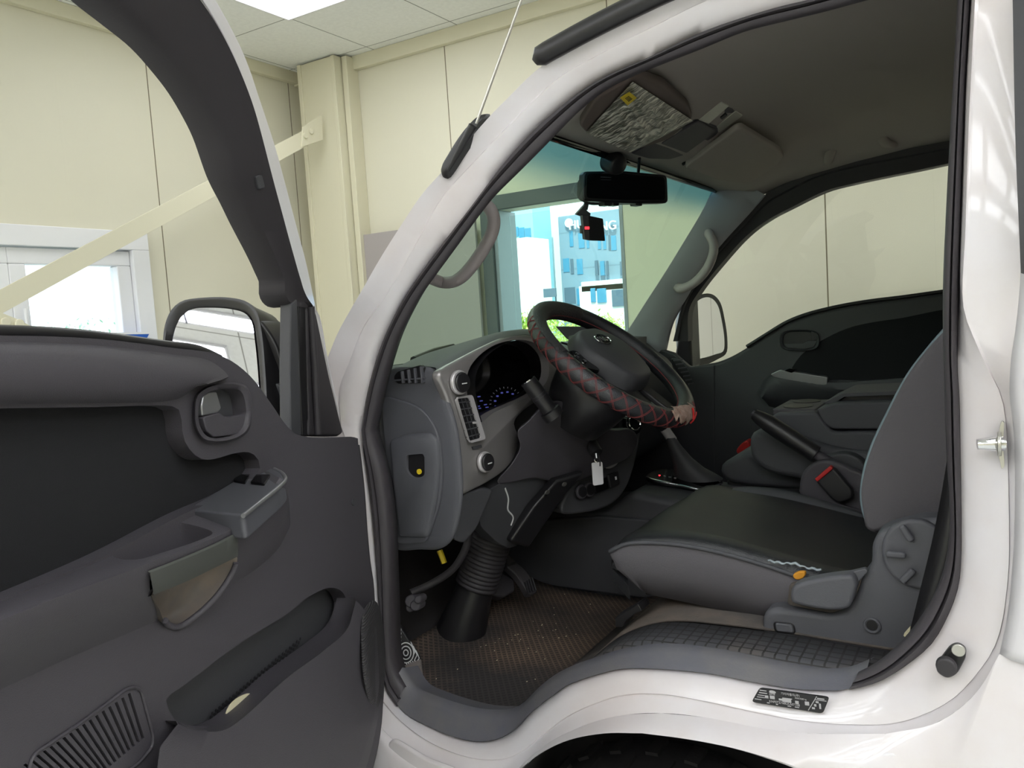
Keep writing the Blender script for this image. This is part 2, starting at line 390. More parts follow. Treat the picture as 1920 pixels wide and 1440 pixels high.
# ceiling lights
def clight(x, y, label, grp):
    o = empty('ceiling_light', (x, y, ZC), label, 'ceiling light', grp)
    m = MB()
    wd = .6 if y > 2 else .10 if -1.5 < y < -.9 else .40
    for s in (-1, 1):
        m.box((x + s * .6, y, ZC - .006), (.012, wd + .012, .014)); m.box((x, y + s * wd / 2, ZC - .006), (1.2, .012, .014))
    m.build('frame', M['pvc'], o, bevel=.002)
    box('diffuser', (x, y, ZC - .004), (1.19, wd - .01, .006), M['panel'] if wd == .6 else M['diffuser'], o, bevel=0)
first = True
clight(-2.56, 2.846, 'bright square ended ceiling light panel above the corner brace at the top edge', None)
for y, xs in ((1.446, (2.2, 3.6)), (.446, (-3.0, .9, 2.4)), (-.95, (-2.8, -1.6, -.4)), (-1.19, (-2.64,)), (-1.45, (-2.8, -1.6, -.4)), (-.6, (1.2, 2.7)), (-2.0, (-3.0, -1.5, 0, 1.5)), (-2.8, (-3.0, -1.5, 0, 1.5))):  # rows outside the mirror view: unseen panels added to brighten truck and walls
    for x in xs:
        clight(x, y, *(('narrow ceiling light tube behind the camera, seen reflected in the driver wing mirror', 'ceiling tubes seen in the wing mirror') if -1.5 < y < -.9 else ('added ceiling light panel out of view, put in to brighten the truck and walls', 'added ceiling lights out of view')))

# ---------------------------------------------------------------- outside
W = bpy.data.worlds.new('sky'); SC.world = W; W.use_nodes = True
N = W.node_tree.nodes; bg = N['Background']; bg.inputs['Color'].default_value = (.80, .91, 1.0, 1); bg.inputs['Strength'].default_value = 3.2
su = bpy.data.lights.new('sun', 'SUN'); su.energy = 7.0; su.angle = .02; so = bpy.data.objects.new('sun', su); COL.objects.link(so)
so.rotation_euler = V((-.35, .75, -.9)).to_track_quat('-Z', 'Y').to_euler(); so.location = (0, -10, 20)
tag(box('ground', (-20, 30, -.25), (160, 160, .1), mat('pale_asphalt', (150, 150, 148), .9, var=.1), bevel=0), kind='structure')
M['bgrey'] = mat('blue_grey_cladding', (128, 150, 172), .7); M['bwhite'] = mat('white_render', (244, 246, 250), .8)
M['bglass'] = mat('blue_window_glass', (70, 140, 180), .15); M['bdark'] = mat('dark_glazing', (84, 104, 126), .3)  # second glazing tone, greyer and darker
lines_on(M['bgrey'], 'Z', 3.0, 2.0, .12, (112, 134, 156))
def facade(name, label, yb, x0, x1, z1, depth, mt, rects, cat='building'):
    o = empty(name, ((x0 + x1) / 2, yb + depth / 2, -.2), label, cat)
    box('wall', ((x0 + x1) / 2, yb + depth / 2, z1 / 2 - .1), (x1 - x0, depth, z1 + .2), mt, o, bevel=.05)
    for (u0, v0, u1, v1, g) in rects:
        p = YP(yb); a = p(u0, v0); b = p(u1, v1); xc, zc = (a.x + b.x) / 2, (a.z + b.z) / 2; w, h = abs(b.x - a.x), abs(a.z - b.z)
        if g == 'panel': box('wall_panel', (xc, yb - .2, zc), (w, .5, h), M['bwhite'], o, bevel=.03); continue
        f = box('window', (xc, yb + .02, zc), (w, .16, h), M['bdark'] if g == 'd' else M['bglass'], o, bevel=.02)
    return o
yb = 60.; p = YP(yb)
gx0, gz = p(1050, 480).x, p(1110, 398).z
gb = facade('office_building', 'blue grey office block with a white rooftop sign seen through the windscreen', yb, gx0, gx0 + 26, gz, 14, M['bgrey'], [
    (1095, 548, 1200, 520, 'panel'), (1095, 630, 1200, 528, 'panel'),
    (1069, 463, 1074, 433, 'g'), (1086, 466, 1095, 436, 'g'), (1101, 466, 1104, 440, 'g'), (1122, 468, 1126, 440, 'g'), (1132, 468, 1136, 440, 'g'), (1142, 470, 1144, 440, 'd'), (1147, 470, 1155, 441, 'g'),
    (1057, 511, 1067, 484, 'g'), (1071, 514, 1075, 485, 'd'), (1083, 515, 1092, 485, 'g'),
    (1060, 570, 1078, 538, 'd'), (1083, 572, 1092, 540, 'g')])
yb = 59.5
for (u0, v0, u1, v1) in ((1117, 516, 1121, 488), (1127, 517, 1133, 489), (1138, 517, 1140, 489), (1164, 517, 1166, 490), (1109, 567, 1116, 540), (1121, 568, 1136, 540), (1149, 575, 1180, 541)):
    p = YP(yb); a = p(u0, v0); b = p(u1, v1); box('window', ((a.x + b.x) / 2, yb, (a.z + b.z) / 2), (abs(a.x - b.x), .2, abs(a.z - b.z)), M['bglass'] if u0 in (1127, 1121, 1109) else M['bdark'], gb, bevel=.02)
p = YP(59.7); s0 = p(1066, 418); 
m = MB(); m.add(*slab_g(disc(s0, (0, -1, 0), .36, 20), (0, .12, 0)))
for body, u, v in (('HUN', 1089, 421), ('NG', 1140, 424)):
    m.add(*text(None, body, p(u, v), (1, 0, 0), (0, 0, 1), 1.0, None, depth=.08))
m.build('sign_letters', M['bwhite'], gb)
yb = 48.; p = YP(yb); a = p(900, 480).x; b = p(1006, 480).x
facade('warehouse_building', 'white low building with pale blue upper cladding left of the grey office block', yb, a - 6, b - .6, p(960, 448).z, 3, M['bwhite'], [(1020, 558, 1042, 540, 'd')])
yb = 56.; p = YP(yb); a = p(900, 480).x; b = p(1003, 480).x
facade('clad_building', 'pale blue clad building with a row of windows behind the white low building', yb, a - 8, b, p(980, 380).z, 3, mat('pale_blue_cladding', (150, 200, 218), .6), [(952, 443, 961, 424, 'g'), (963, 444, 972, 425, 'g'), (974, 446, 983, 426, 'g'), (985, 446, 995, 427, 'g')])
yb = 61.; p = YP(yb); a = p(995, 480).x; b = p(1052, 480).x
facade('white_tower', 'tall white building between the clad building and the grey office', yb, a - 1, b, p(1020, 372).z, 10, M['bwhite'], [(1020, 513, 1022, 487, 'd'), (1033, 512, 1035, 486, 'd'), (1020, 570, 1042, 540, 'd')])
M['leaf1'] = mat('yellow_green_leaves', (176, 206, 96), .8, rgb2=(226, 230, 140), vscale=3)
M['leaf2'] = mat('soft_green_leaves', (150, 188, 166), .8, rgb2=(200, 220, 206), vscale=2)
M['bark'] = mat('bark', (100, 80, 60), .9)
def bush(name, c, r, n, mt, label, cat, group=None, leaf=.12, trunk=0):
    o = empty(name, (c[0], c[1], -.2), label, cat, group); vs = []; fs = []
    rx, ry, rz = r
    for i in range(n):
        th = random.random() * 6.283; ph = math.acos(random.uniform(-1, 1)); k = random.random() ** .33 * (0.8 + .3 * math.sin(3 * th) * math.sin(2 * ph))
        p = V((c[0] + rx * k * math.sin(ph) * math.cos(th), c[1] + ry * k * math.sin(ph) * math.sin(th), c[2] + rz * k * math.cos(ph)))
        a = V((random.gauss(0, 1), random.gauss(0, 1), random.gauss(0, 1))).normalized(); b, _ = frame_at(a); s = leaf * random.uniform(.6, 1.3)
        i0 = len(vs); vs += [p - a * s, p + b * s * .45, p + a * s, p - b * s * .45]; fs.append([i0, i0 + 1, i0 + 2, i0 + 3])
    mesh('foliage', vs, fs, mt, o)
    m = MB()
    for k in range(5):
        an = k * 1.3; m.tube([(c[0], c[1], -.25), (c[0] + .1 * math.cos(an) * rx, c[1] + .1 * math.sin(an) * ry, c[2] - rz * .5), (c[0] + .6 * math.cos(an) * rx, c[1] + .6 * math.sin(an) * ry, c[2] + rz * .3)], lambda t: .06 * (1.1 - t), 6)
    m.build('stem', M['bark'], o)
for (u, v, y, r, lab) in ((975, 600, 16, .8, 'bright green shrub outside, seen left of the steering wheel'), (1065, 655, 19, 1.3, 'bright green shrub seen through the steering wheel rim'), (1100, 606, 30, 1.1, 'yellow green hedge shrub below the office block'), (1150, 610, 27, 1.1, 'yellow green hedge shrub at the right edge of the opening')):
    c = YP(y)(u, v); bush('shrub', (c.x, c.y, max(c.z - .55 * r, .3)), (r * 1.3, r, r), 5000, M['leaf1'], lab, 'shrub', 'shrubs outside the opening', leaf=.06)
c = XP(-16.)(130, 620); bush('tree', (c.x, c.y, c.z - 1.3), (1.5, 2.6, 1.7), 9000, M['leaf2'], 'hazy green tree outside the white front window', 'tree', leaf=.06)
# ================================================================= the truck
T = empty('truck', (-.5, 1.9, 0), 'white cab truck standing indoors with its driver door wide open, black and grey interior', 'truck')
def MR(p): return V((p.x, 3.8 - p.y, p.z))     # mirror across the cab's centre line
# ---- door opening: curves round it, in four runs
W_A = [(684, 804), (693, 743), (713, 667), (738, 606), (762, 560), (801, 502), (848, 440), (894, 381), (949, 307), (1003, 246), (1060, 197), (1110, 161), (1162, 134), (1217, 111), (1318, 62), (1395, 35), (1473, 12), (1524, 0), (1640, -32), (1740, -48), (1800, -45), (1818, -25), (1820, 0)]
I_A = [(700, 804), (712, 749), (724, 704), (745, 640), (764, 600), (789, 556), (813, 522), (860, 458), (902, 400), (926, 370), (972, 324), (1009, 287), (1049, 246), (1087, 208), (1135, 170), (1190, 142), (1244, 120), (1318, 91), (1395, 60), (1473, 40), (1551, 21), (1629, 0), (1720, -20), (1780, -22), (1793, -10), (1795, 0)]
W_B = [(1820, 0), (1811, 146), (1806, 292), (1801, 437), (1797, 583), (1796, 700), (1799, 740), (1801, 837), (1803, 983), (1802, 1056), (1797, 1100), (1781, 1147), (1747, 1207), (1700, 1247), (1660, 1272), (1620, 1285), (1570, 1293)]
I_B = [(1795, 0), (1787, 146), (1780, 272), (1774, 389), (1768, 535), (1768, 632), (1770, 700), (1772, 789), (1775, 861), (1780, 940), (1779, 1010), (1768, 1070), (1745, 1125), (1709, 1180), (1665, 1225), (1620, 1255), (1590, 1266)]
W_S = [(1570, 1293), (1495, 1290), (1412, 1277), (1340, 1263), (1287, 1257), (1203, 1252), (1160, 1254), (1120, 1264), (1067, 1283), (1033, 1307), (1000, 1333), (967, 1367), (940, 1383), (900, 1390), (850, 1380), (810, 1363), (763, 1337), (733, 1300)]
I_S = [(1590, 1266), (1557, 1269), (1495, 1261), (1412, 1244), (1328, 1228), (1245, 1219), (1190, 1224), (1150, 1232), (1117, 1243), (1067, 1260), (1033, 1277), (1000, 1303), (973, 1330), (953, 1340), (900, 1341), (850, 1330), (800, 1313), (767, 1297), (745, 1262)]
W_F = [(733, 1300), (720, 1262), (717, 1193), (715, 1127), (709, 1040), (702, 960), (692, 880), (686, 835), (684, 804)]
I_F = [(745, 1262), (737, 1227), (735, 1160), (734, 1093), (732, 993), (727, 930), (718, 875), (706, 835), (700, 804)]
def run(pts, y, n): return cr(px(pts, YL(y)), n)
NA, NB, NS, NF = 90, 60, 60, 36
def ringrows(A, B, S, Fr, y):
    a = run(A, y, NA); b = run(B, y, NB); s = run(S, y, NS); f = run(Fr, y, NF)
    return a + b[1:] + s[1:] + f[1:-1]
rW = ringrows(W_A, W_B, W_S, W_F, 1.10)
rI = ringrows(I_A, I_B, I_S, I_F, 1.105)
# body skin: jamb and outer panels
G_A = [(640, 800), (637, 732), (656, 682), (683, 613), (723, 556), (778, 463), (828, 373), (894, 299), (972, 218), (1046, 148), (1120, 105), (1240, 43), (1310, 8), (1400, -28), (1520, -62), (1680, -92), (1800, -95), (1825, -60), (1828, 0)]
G_B = [(1828, 0), (1822, 120), (1816, 243), (1810, 437), (1806, 574), (1823, 627), (1854, 695), (1876, 740), (1885, 789), (1891, 934), (1890, 1080), (1869, 1202), (1830, 1265), (1781, 1314), (1709, 1348), (1660, 1358), (1570, 1358)]
G_S = [(1570, 1358), (1495, 1350), (1412, 1334), (1328, 1316), (1240, 1301), (1167, 1303), (1117, 1318), (1067, 1341), (1017, 1378), (983, 1405), (950, 1421), (900, 1423), (850, 1411), (800, 1388), (750, 1351), (722, 1320)]
G_F = [(722, 1320), (704, 1290), (700, 1193), (696, 1127), (688, 1040), (676, 960), (664, 880), (652, 835), (640, 800)]
S_A = [(600, 800), (604, 700), (619, 659), (633, 625), (656, 583), (681, 540), (712, 486), (751, 424), (793, 362), (828, 323), (870, 273), (922, 214), (949, 187), (1003, 134), (1060, 92), (1120, 58), (1200, 18), (1270, -15), (1400, -62), (1560, -110), (1760, -150), (1870, -120), (1898, 0)]
S_B = [(1898, 0), (1903, 146), (1908, 292), (1912, 437), (1913, 520), (1905, 610), (1895, 680), (1893, 745), (1900, 800), (1903, 886), (1900, 1032), (1889, 1150), (1874, 1226), (1830, 1299), (1757, 1355), (1660, 1376), (1570, 1376)]
S_S = [(1570, 1376), (1500, 1374), (1420, 1364), (1328, 1346), (1240, 1337), (1167, 1341), (1100, 1358), (1050, 1382), (1010, 1410), (980, 1440), (950, 1460), (900, 1464), (840, 1450), (780, 1420), (735, 1385), (700, 1345)]
S_F = [(700, 1345), (680, 1310), (672, 1193), (668, 1127), (660, 1040), (645, 960), (630, 880), (612, 835), (600, 800)]
rG = ringrows(G_A, G_B, G_S, G_F, 1.072); rS = ringrows(S_A, S_B, S_S, S_F, 1.055)
def off(r, dv): return [p + V(dv) for p in r]
nA = NA
# outermost row: pillar skin wraps round to the windscreen and the roof, the sides run on down and back
cen = V((-.52, 1.1, 1.25)); rO = []
for i, p in enumerate(rS):
    if i < nA - 12:                                 # front pillar and roof: turn inwards
        d = (rS[min(i + 1, nA)] - rS[max(i - 1, 0)]).normalized(); nrm = V((d.z * -1, 0, d.x))
        if nrm.dot(p - cen) < 0: nrm = -nrm
        rO.append(p + V((0, .06, 0)) + nrm * -.004)
    else: rO.append(p)
r0 = [p + V((0, .05, 0)) + (p - cen) * .04 for p in rW]
rW2 = [a.lerp(b, .45) + V((0, -.006, 0)) for a, b in zip(rW, rG)]
rG2 = [a.lerp(b, .10) + V((0, .004, 0)) for a, b in zip(rG, rS)]
body = loft('cab_body', [r0, rW, rW2, rG, rG2, rS, rO], M['white_dirty'], T, cu=True, sharp=60)
# outer skin: rear quarter, sill and wheel arch
ARCH = [(1700, 1640), (1640, 1550), (1580, 1487), (1500, 1445), (1453, 1427), (1370, 1402), (1287, 1386), (1203, 1375), (1133, 1375), (1067, 1387), (1017, 1410), (977, 1440), (945, 1480), (920, 1560), (905, 1640)]
def segs(ls, pl, n):
    o = []
    for l in ls: o += cr(px(l, pl), n)[:-1]
    return o + [pl(*ls[-1][-1])]
aA = segs([[(1720, 1660), (1640, 1550), (1580, 1487)], [(1580, 1487), (1500, 1445), (1453, 1427), (1370, 1402), (1287, 1386), (1203, 1375)], [(1203, 1375), (1133, 1375), (1067, 1387), (1017, 1410), (977, 1440)], [(977, 1440), (945, 1480), (920, 1560), (905, 1640), (885, 1950)]], YP(1.022), 20)
top = segs([[(1874, 1226), (1830, 1299), (1757, 1355), (1660, 1376)], [(1660, 1376), (1570, 1376), (1500, 1374), (1420, 1364), (1328, 1346), (1240, 1337)], [(1240, 1337), (1167, 1341), (1100, 1358), (1050, 1382), (1010, 1410)], [(1010, 1410), (980, 1440), (950, 1460), (900, 1464), (840, 1450), (780, 1420), (735, 1385), (700, 1345)]], YP(1.055), 20)
mid = [a.lerp(b, .45) + V((0, -.008, 0)) for a, b in zip(top, aA)]
near = [a.lerp(b, .9) + V((0, -.006, 0)) for a, b in zip(top, aA)]
for row, dy in ((top, -.02), (mid, -.006), (near, -.004), (aA, -.004)):
    row.insert(0, row[0] + V((.04, dy * .6, 0))); row.insert(0, row[0] + V((.32, dy * .4, 0)))
m = MB(); m.loft([top, mid, near, aA, off(aA, (0, .012, .004)), off(aA, (0, .06, .0))])
m.build('wheel_arch_panel', M['white_dirty'], T, sharp=60)
# rear quarter skin beyond the crease
qa = cr(px([(1898, -60), (1898, 0), (1903, 146), (1908, 292), (1912, 437), (1913, 520), (1905, 610), (1895, 680), (1893, 745), (1900, 800), (1903, 886), (1900, 1032), (1889, 1150), (1874, 1226)], YL(1.055)), 70)
loft('quarter_panel', [qa, [p + V((.012, -.010, -.002)) for p in qa], [p + V((.05, -.022, -.004)) for p in qa], [p + V((.30, -.026, -.01)) for p in qa], [p + V((.34, -.02, 0)) for p in qa]], M['white'], T, sharp=60, solid=.002)
# front lower corner of the body, below and ahead of the opening
fa = cr(px([(945, 1462), (900, 1464), (840, 1450), (780, 1420), (735, 1385), (700, 1345), (680, 1310), (672, 1193), (660, 1040), (630, 880), (600, 800)], YP(1.055)), 40)
fb = [p + V((-.30, .0, -.05 if p.z < .9 else 0)) for p in fa]
for i in range(12): fb[i] = fa[i] + V((.02 - .01 * i, 0, -.30))
loft('front_corner_panel', [fa, [a.lerp(b, .06) + V((0, -.012, 0)) for a, b in zip(fa, fb)], fb], M['white_dirty'], T, sharp=60, solid=.002)
slab('corner_step', fillet(px([(722, 1400), (735, 1385), (800, 1424), (870, 1450), (872, 1475), (800, 1500), (720, 1480)], YP(1.046)), .012), (0, .01, 0), M['white_dirty'], T, bevel=.005)
# inner fender and tyre inside the arch
aw = off(aA, (0, .014, -.004)); loft('wheel_well', [aw, off(aw, (0, .10, .0)), off(aw, (0, .40, .05)), off(aw, (0, .45, -.3)), [V((p.x, 1.60, .0)) for p in aw]], M['under'], T, sharp=60)
wc = V((YP(1.15)(1215, 1440).x + .03, 1.17, .335))
wh = empty('wheel', wc, parent=T)
prof = [(.20, -.075), (.25, -.09), (.30, -.095), (.325, -.085), (.335, -.06), (.337, 0), (.335, .06), (.325, .085), (.30, .095), (.25, .09), (.20, .075)]
rows = [[wc + V((r * math.cos(6.28318 * k / 64), w, r * math.sin(6.28318 * k / 64))) for r, w in prof] for k in range(64)]
v, f = loft_g(rows, False, True); mm = MB(); mm.add(v, f)
for k in range(64):
    a = 6.28318 * k / 64; mm.box(wc + V((.338 * math.cos(a), .03 if k % 2 else -.03, .338 * math.sin(a))), (.008, .05, .022), Matrix.Rotation(-a, 3, 'Y'))
mm.build('tyre', M['tyre'], wh)
mesh('rim', *slab_g(disc(wc + V((0, -.06, 0)), (0, -1, 0), .205, 40), (0, .1, 0)), M['steel'], wh, bevel=.01)
mesh('mud_flap', *slab_g(px([(1100, 1405), (1122, 1398), (1128, 1470), (1104, 1470)], YP(1.26)), (0, .02, 0)), M['rubber'], T)
# seal round the opening
NAB = NA + NB - 1
def sealrows(sl):
    w = [rW[i] for i in sl]; q = [rI[i] for i in sl]
    return [off(w, (0, .03, 0)), off(w, (0, .002, 0)), [a.lerp(b, .12) + V((0, -.012, 0)) for a, b in zip(w, q)], [a.lerp(b, .38) + V((0, -.016, 0)) for a, b in zip(w, q)], [a.lerp(b, .46) + V((0, -.005, 0)) for a, b in zip(w, q)], [a.lerp(b, .55) + V((0, -.012, 0)) for a, b in zip(w, q)], [a.lerp(b, .85) + V((0, -.010, 0)) for a, b in zip(w, q)], q, [p + (p - cen).normalized() * .030 + V((0, .05, 0)) for p in q], [p + (p - cen).normalized() * .075 + V((0, .055, 0)) for p in q]]
n = len(rW); i_sill0 = NAB - 2; i_sill1 = NAB + NS - 2
loft('door_seal', sealrows(list(range(i_sill1 - 2, n)) + list(range(0, i_sill0 + 1))), M['seal'], T, sharp=70)
sl = list(range(i_sill0 - 1, i_sill1 + 1)); w = [rW[i] for i in sl]; q = [rI[i] for i in sl]
loft('sill_trim', [off(w, (0, .02, -.004)), off(w, (0, -.002, 0)), [a.lerp(b, .08) + V((0, -.007, 0)) for a, b in zip(w, q)], [a.lerp(b, .75) + V((0, .004, .002)) for a, b in zip(w, q)], [a.lerp(b, .95) + V((0, .016, .006)) for a, b in zip(w, q)], [p + V((0, .025, 0)) for p in q], [p + V((0, .06, -.01)) for p in q]], M['sill'], T, sharp=70)
# door striker, courtesy switch, plate, plug, drip strip, rear trim
p = YP(1.068)
st = slab('door_striker', fillet(px([(1874, 800), (1878, 788), (1883, 790), (1881, 830), (1884, 872), (1878, 878), (1872, 850)], p), .004), (0, -.008, 0), M['steel'], T, bevel=.002)
a = YP(1.06)(1880, 832); tube('bolt', [a, YP(1.055)(1862, 832), YP(1.052)(1832, 833)], lambda t: .0085 if t < .8 else .006, M['chrome'], st, 14)
mesh('washer', *slab_g(disc(YP(1.056)(1870, 832), (1, 0, 0), .014, 20), (.004, 0, 0)), M['steel'], st, bevel=.001)
p = YP(1.078)
sw = slab('door_switch', fillet(px([(1796, 1201), (1812, 1210), (1812, 1226), (1795, 1258), (1776, 1266), (1756, 1252), (1758, 1238), (1782, 1206)], p), .010), (0, -.014, 0), M['black'], T, bevel=.004)
mesh('plunger', *slab_g(disc(YP(1.06)(1775, 1245), (-.1, -1, -.1), .0115, 24), (0, -.012, 0)), M['rubber'], sw, bevel=.003)
sc = mesh('screw', *slab_g(disc(YP(1.063)(1797, 1218), (0, -1, 0), .0075, 20), (0, -.004, 0)), M['steel'], sw, bevel=.001)
q = YP(1.060)(1797, 1218); mm = MB(); mm.box(q + V((0, .0015, 0)), (.009, .001, .002)); mm.box(q + V((0, .0015, 0)), (.002, .001, .009)); mm.build('screw_slot', M['ink'], sc)
mesh('body_plug', *slab_g(disc(YP(1.045)(1678, 1440), (0, -1, .1), (.028, .022), 28), (0, -.008, 0)), M['white'], T, bevel=.004)
# identification plate
PN = V((0, -1, .0)); pp = GP(YP(1.071)(1480, 1315), PN)
c4 = px([(1424, 1290), (1555, 1308), (1543, 1338), (1409, 1316)], pp)
plt = slab('identification_plate', fillet(c4, .005), (0, .003, 0), M['ink'], T, bevel=0)
ex = (c4[1] - c4[0]); ez = (c4[3] - c4[0])
def at4(s, t): return c4[0] + ex * s + ez * t + V((0, -.0008, 0))
mm = MB(); hz = ez.length
def tx(b, s, t, h): mm.add(*text(None, b, at4(s, t), ex, -ez, hz * h, None, depth=.0003))
tx('KNFSTZ76BLKA07108', .46, .76, .17); tx('기아자동차(주)', .47, .15, .16); tx('2018', .22, .27, .16); tx('3005/3285 kg', .64, .32, .11)
for s, t, ws, hs in ((.07, .12, .1, .05), (.09, .28, .12, .05), (.08, .44, .1, .04), (.12, .58, .17, .04), (.07, .74, .1, .04), (.17, .50, .05, .16), (.25, .48, .07, .18), (.46, .42, .14, .04), (.38, .55, .05, .10), (.47, .56, .13, .18), (.62, .58, .05, .16), (.76, .56, .06, .20), (.24, .88, .04, .05), (.37, .90, .03, .05), (.55, .90, .05, .05), (.66, .90, .06, .05), (.90, .14, .1, .06), (.88, .38, .04, .10), (.88, .60, .03, .12), (.88, .80, .04, .10), (.95, .62, .025, .28)):
    mm.box(at4(s, t), (ex.length * ws, .0006, hz * hs), Matrix.Rotation(math.atan2(-ex.z, ex.x), 3, 'Y'))
mm.tube([at4(.83, .02), at4(.83, .98)], .0006, 6); mm.tube([at4(.84, .24), at4(.99, .24)], .0005, 6)
mm.add(*slab_g(disc(at4(.21, .12), (0, -1, 0), (.0045, .0022), 20), (0, -.0004, 0)))
mm.build('plate_print', mat('plate_grey_print', (168, 166, 168), .6), plt)
# black strip over the door opening, black trim at the rear edge
d = cr(px([(1003, 122), (1012, 112), (1060, 84), (1120, 52), (1200, 12), (1260, -16), (1400, -70), (1600, -120)], YL(1.05)), 40)
tube('drip_strip', [p + V((0, 0, .004)) for p in d], lambda t: (.012 * min(1, .4 + (t * 22) ** .6), .016 * min(1, .4 + (t * 22) ** .6)), M['black'], T, 10)
loft('rear_trim', [cr(px([(1898, -60), (1901, 140), (1905, 300), (1911, 437), (1914, 512)], YL(1.04)), 20), cr(px([(1898, -60), (1901, 140), (1905, 300), (1911, 437), (1914, 512)], YL(1.025)), 20), cr(px([(1936, -60), (1936, 140), (1938, 300), (1940, 437), (1940, 520)], YL(1.025)), 20), cr(px([(1936, -60), (1936, 140), (1938, 300), (1940, 437), (1940, 520)], YL(1.06)), 20)], M['black'], T, caps=True, sharp=50)
# antenna on the front pillar
an = pebble('antenna', cr(px([(834, 334), (832, 326), (848, 296), (872, 258), (896, 228), (910, 215), (920, 215), (918, 225), (896, 257), (870, 296), (852, 324), (842, 335)], YL(1.062)), 40, True), (-.006, -.010, .003), M['black'], T, sc=.7)
a, b = YL(1.055)(840, 320), YL(1.045)(887, 236)
tube('antenna_pivot', [a, a.lerp(b, .5), b], lambda t: .003 + .0045 * t, M['black'], an, 12)
a, b = YL(1.042)(893, 232), YP(1.10)(981, -10)
tube('mast', [a, a.lerp(b, .5), b, b + (b - a) * .6], .0022, M['steel'], an, 8)
# door-side rear wall, roof skin and cab floor shell that close the cab
m = MB(); m.slab([V((.16, 1.06, .62)), V((.16, 2.74, .62)), V((.16, 2.66, 1.86)), V((.16, 1.14, 1.86))], V((.03, 0, 0))); m.build('rear_wall', M['plastic2'], T, bevel=.005)
# ================================================================= inside the cab
PB = 2.66                                            # passenger side trim plane
def PL(y0):
    def f(u, v):
        y = y0
        for _ in range(8):
            p = YP(y)(u, v); y = y0 - lean(p.z)
        return p
    return f
M['pillar'] = mat('pillar_grey', (170, 171, 177), .6, bump=.2, bscale=900, spec=.3)
# headliner: rows run front to back
pe = cr(px([(1352, 352), (1400, 378), (1434, 366), (1473, 343), (1520, 320), (1574, 304), (1629, 292), (1700, 279), (1780, 264), (1860, 250)], PL(2.68)), 30)
pe[0] = V((-.77, 2.61, 1.775)); 
pe = [V((-.775 + .985 * i / 29, 0, 0)) for i in range(30)]
def zside(x): # height of the roof side rail over the door, measured on the passenger side
    pts = [(-.80, 1.76), (-.66, 1.745), (-.6, 1.765), (-.5, 1.785), (-.38, 1.80), (-.2, 1.815), (.25, 1.84)]
    for (a, b), (c, d) in zip(pts, pts[1:]):
        if x <= c: return b + (d - b) * (x - a) / (c - a)
    return 1.84
prof = [(2.64, -.012), (2.60, .022), (2.52, .050), (2.35, .068), (2.1, .076), (1.9, .078), (1.7, .076), (1.45, .068), (1.28, .050), (1.20, .022), (1.16, -.012)]
rows = []
for i in range(30):
    x = -.775 + .985 * i / 29; k = min(1, (x + .775) / .25)
    rows.append([V((x - .015 * math.cos((y - 1.9) / .75 * 1.57) * (1 - k), y, zside(x) + dz * (0.25 + .75 * k))) for y, dz in prof])
for i in range(8):
    for p in rows[i]:
        if p.y < 1.6: p.y += (1.6 - p.y) * .26 * (1 - i / 8)
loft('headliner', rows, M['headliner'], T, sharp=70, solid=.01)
loft('roof_skin', [[p + V((.04, (p.y - 1.9) * -.03, .014 + .03 * min(1, i / 6))) for p in r] for i, r in enumerate(rows)], M['white'], T, sharp=70, solid=.002)
# windscreen
ZT = 1.765
topc = [V((-.775 - .018 * math.cos((y - 1.9) / .75 * 1.57), y, ZT + .008 * math.cos((y - 1.9) / .75 * 1.57))) for y in [1.27 + 1.33 * i / 24 for i in range(25)]]
botc = [V((-1.13 - .10 * math.cos((y - 1.9) / .80 * 1.57), y, 1.29)) for y in [1.16 + 1.48 * i / 24 for i in range(25)]]
loft('windscreen', [[a.lerp(b, t) + V((-.008, 0, .006)) * math.sin(t * 3.14159) for a, b in zip(topc, botc)] for t in [i / 10 for i in range(11)]], M['screen'], T, sharp=80)
# black edge of the windscreen on the header and the passenger side
m = MB(); e = [a + V((.004, 0, -.004)) for a in topc]; e2 = [a.lerp(b, .025) + V((.004, 0, -.004)) for a, b in zip(topc, botc)]
m.loft([e, e2]); m.build('glass_edge', M['gloss_black'], T, solid=.002)
# passenger front pillar trim, with its grab handle
g0 = cr([V((-.783, 2.585, 1.79))] + px([(1318, 393), (1283, 452), (1245, 514), (1210, 568), (1180, 615), (1150, 660)], PL(2.60)), 24)
g1 = cr([V((-.70, 2.60, 1.775))] + px([(1385, 395), (1350, 440), (1310, 500), (1276, 555), (1240, 610), (1220, 660)], PL(2.645)), 24)
g2 = cr(px([(1434, 365), (1403, 400), (1343, 467), (1306, 522), (1283, 562), (1258, 605), (1244, 660)], PL(2.66)), 24)
pt = loft('pillar_trim', [[p + V((-.01, .03, 0)) for p in g0], g0, [p + V((0, -.012, 0)) for p in [a.lerp(b, .5) for a, b in zip(g0, g1)]], g1, g2, [p + V((0, .03, 0)) for p in g2]], M['pillar'], T, sharp=70)
hl = PL(2.60); hp = cr([PL(2.655)(1325, 436), hl(1331, 442), hl(1338, 458), hl(1337, 476), hl(1326, 503), hl(1309, 524), hl(1292, 536), hl(1277, 541), PL(2.655)(1268, 535)], 40)
gh = tube('grab_handle', hp, (.014, .017), M['grip'], pt, 12); tag(gh, 'light grey grab handle')
for q in ((1325, 438), (1269, 536)):
    mesh('handle_mount', *slab_g(disc(PL(2.645)(*q), (0, -1, 0), .022, 20), (0, .03, 0)), M['plasticb'], gh, bevel=.006)
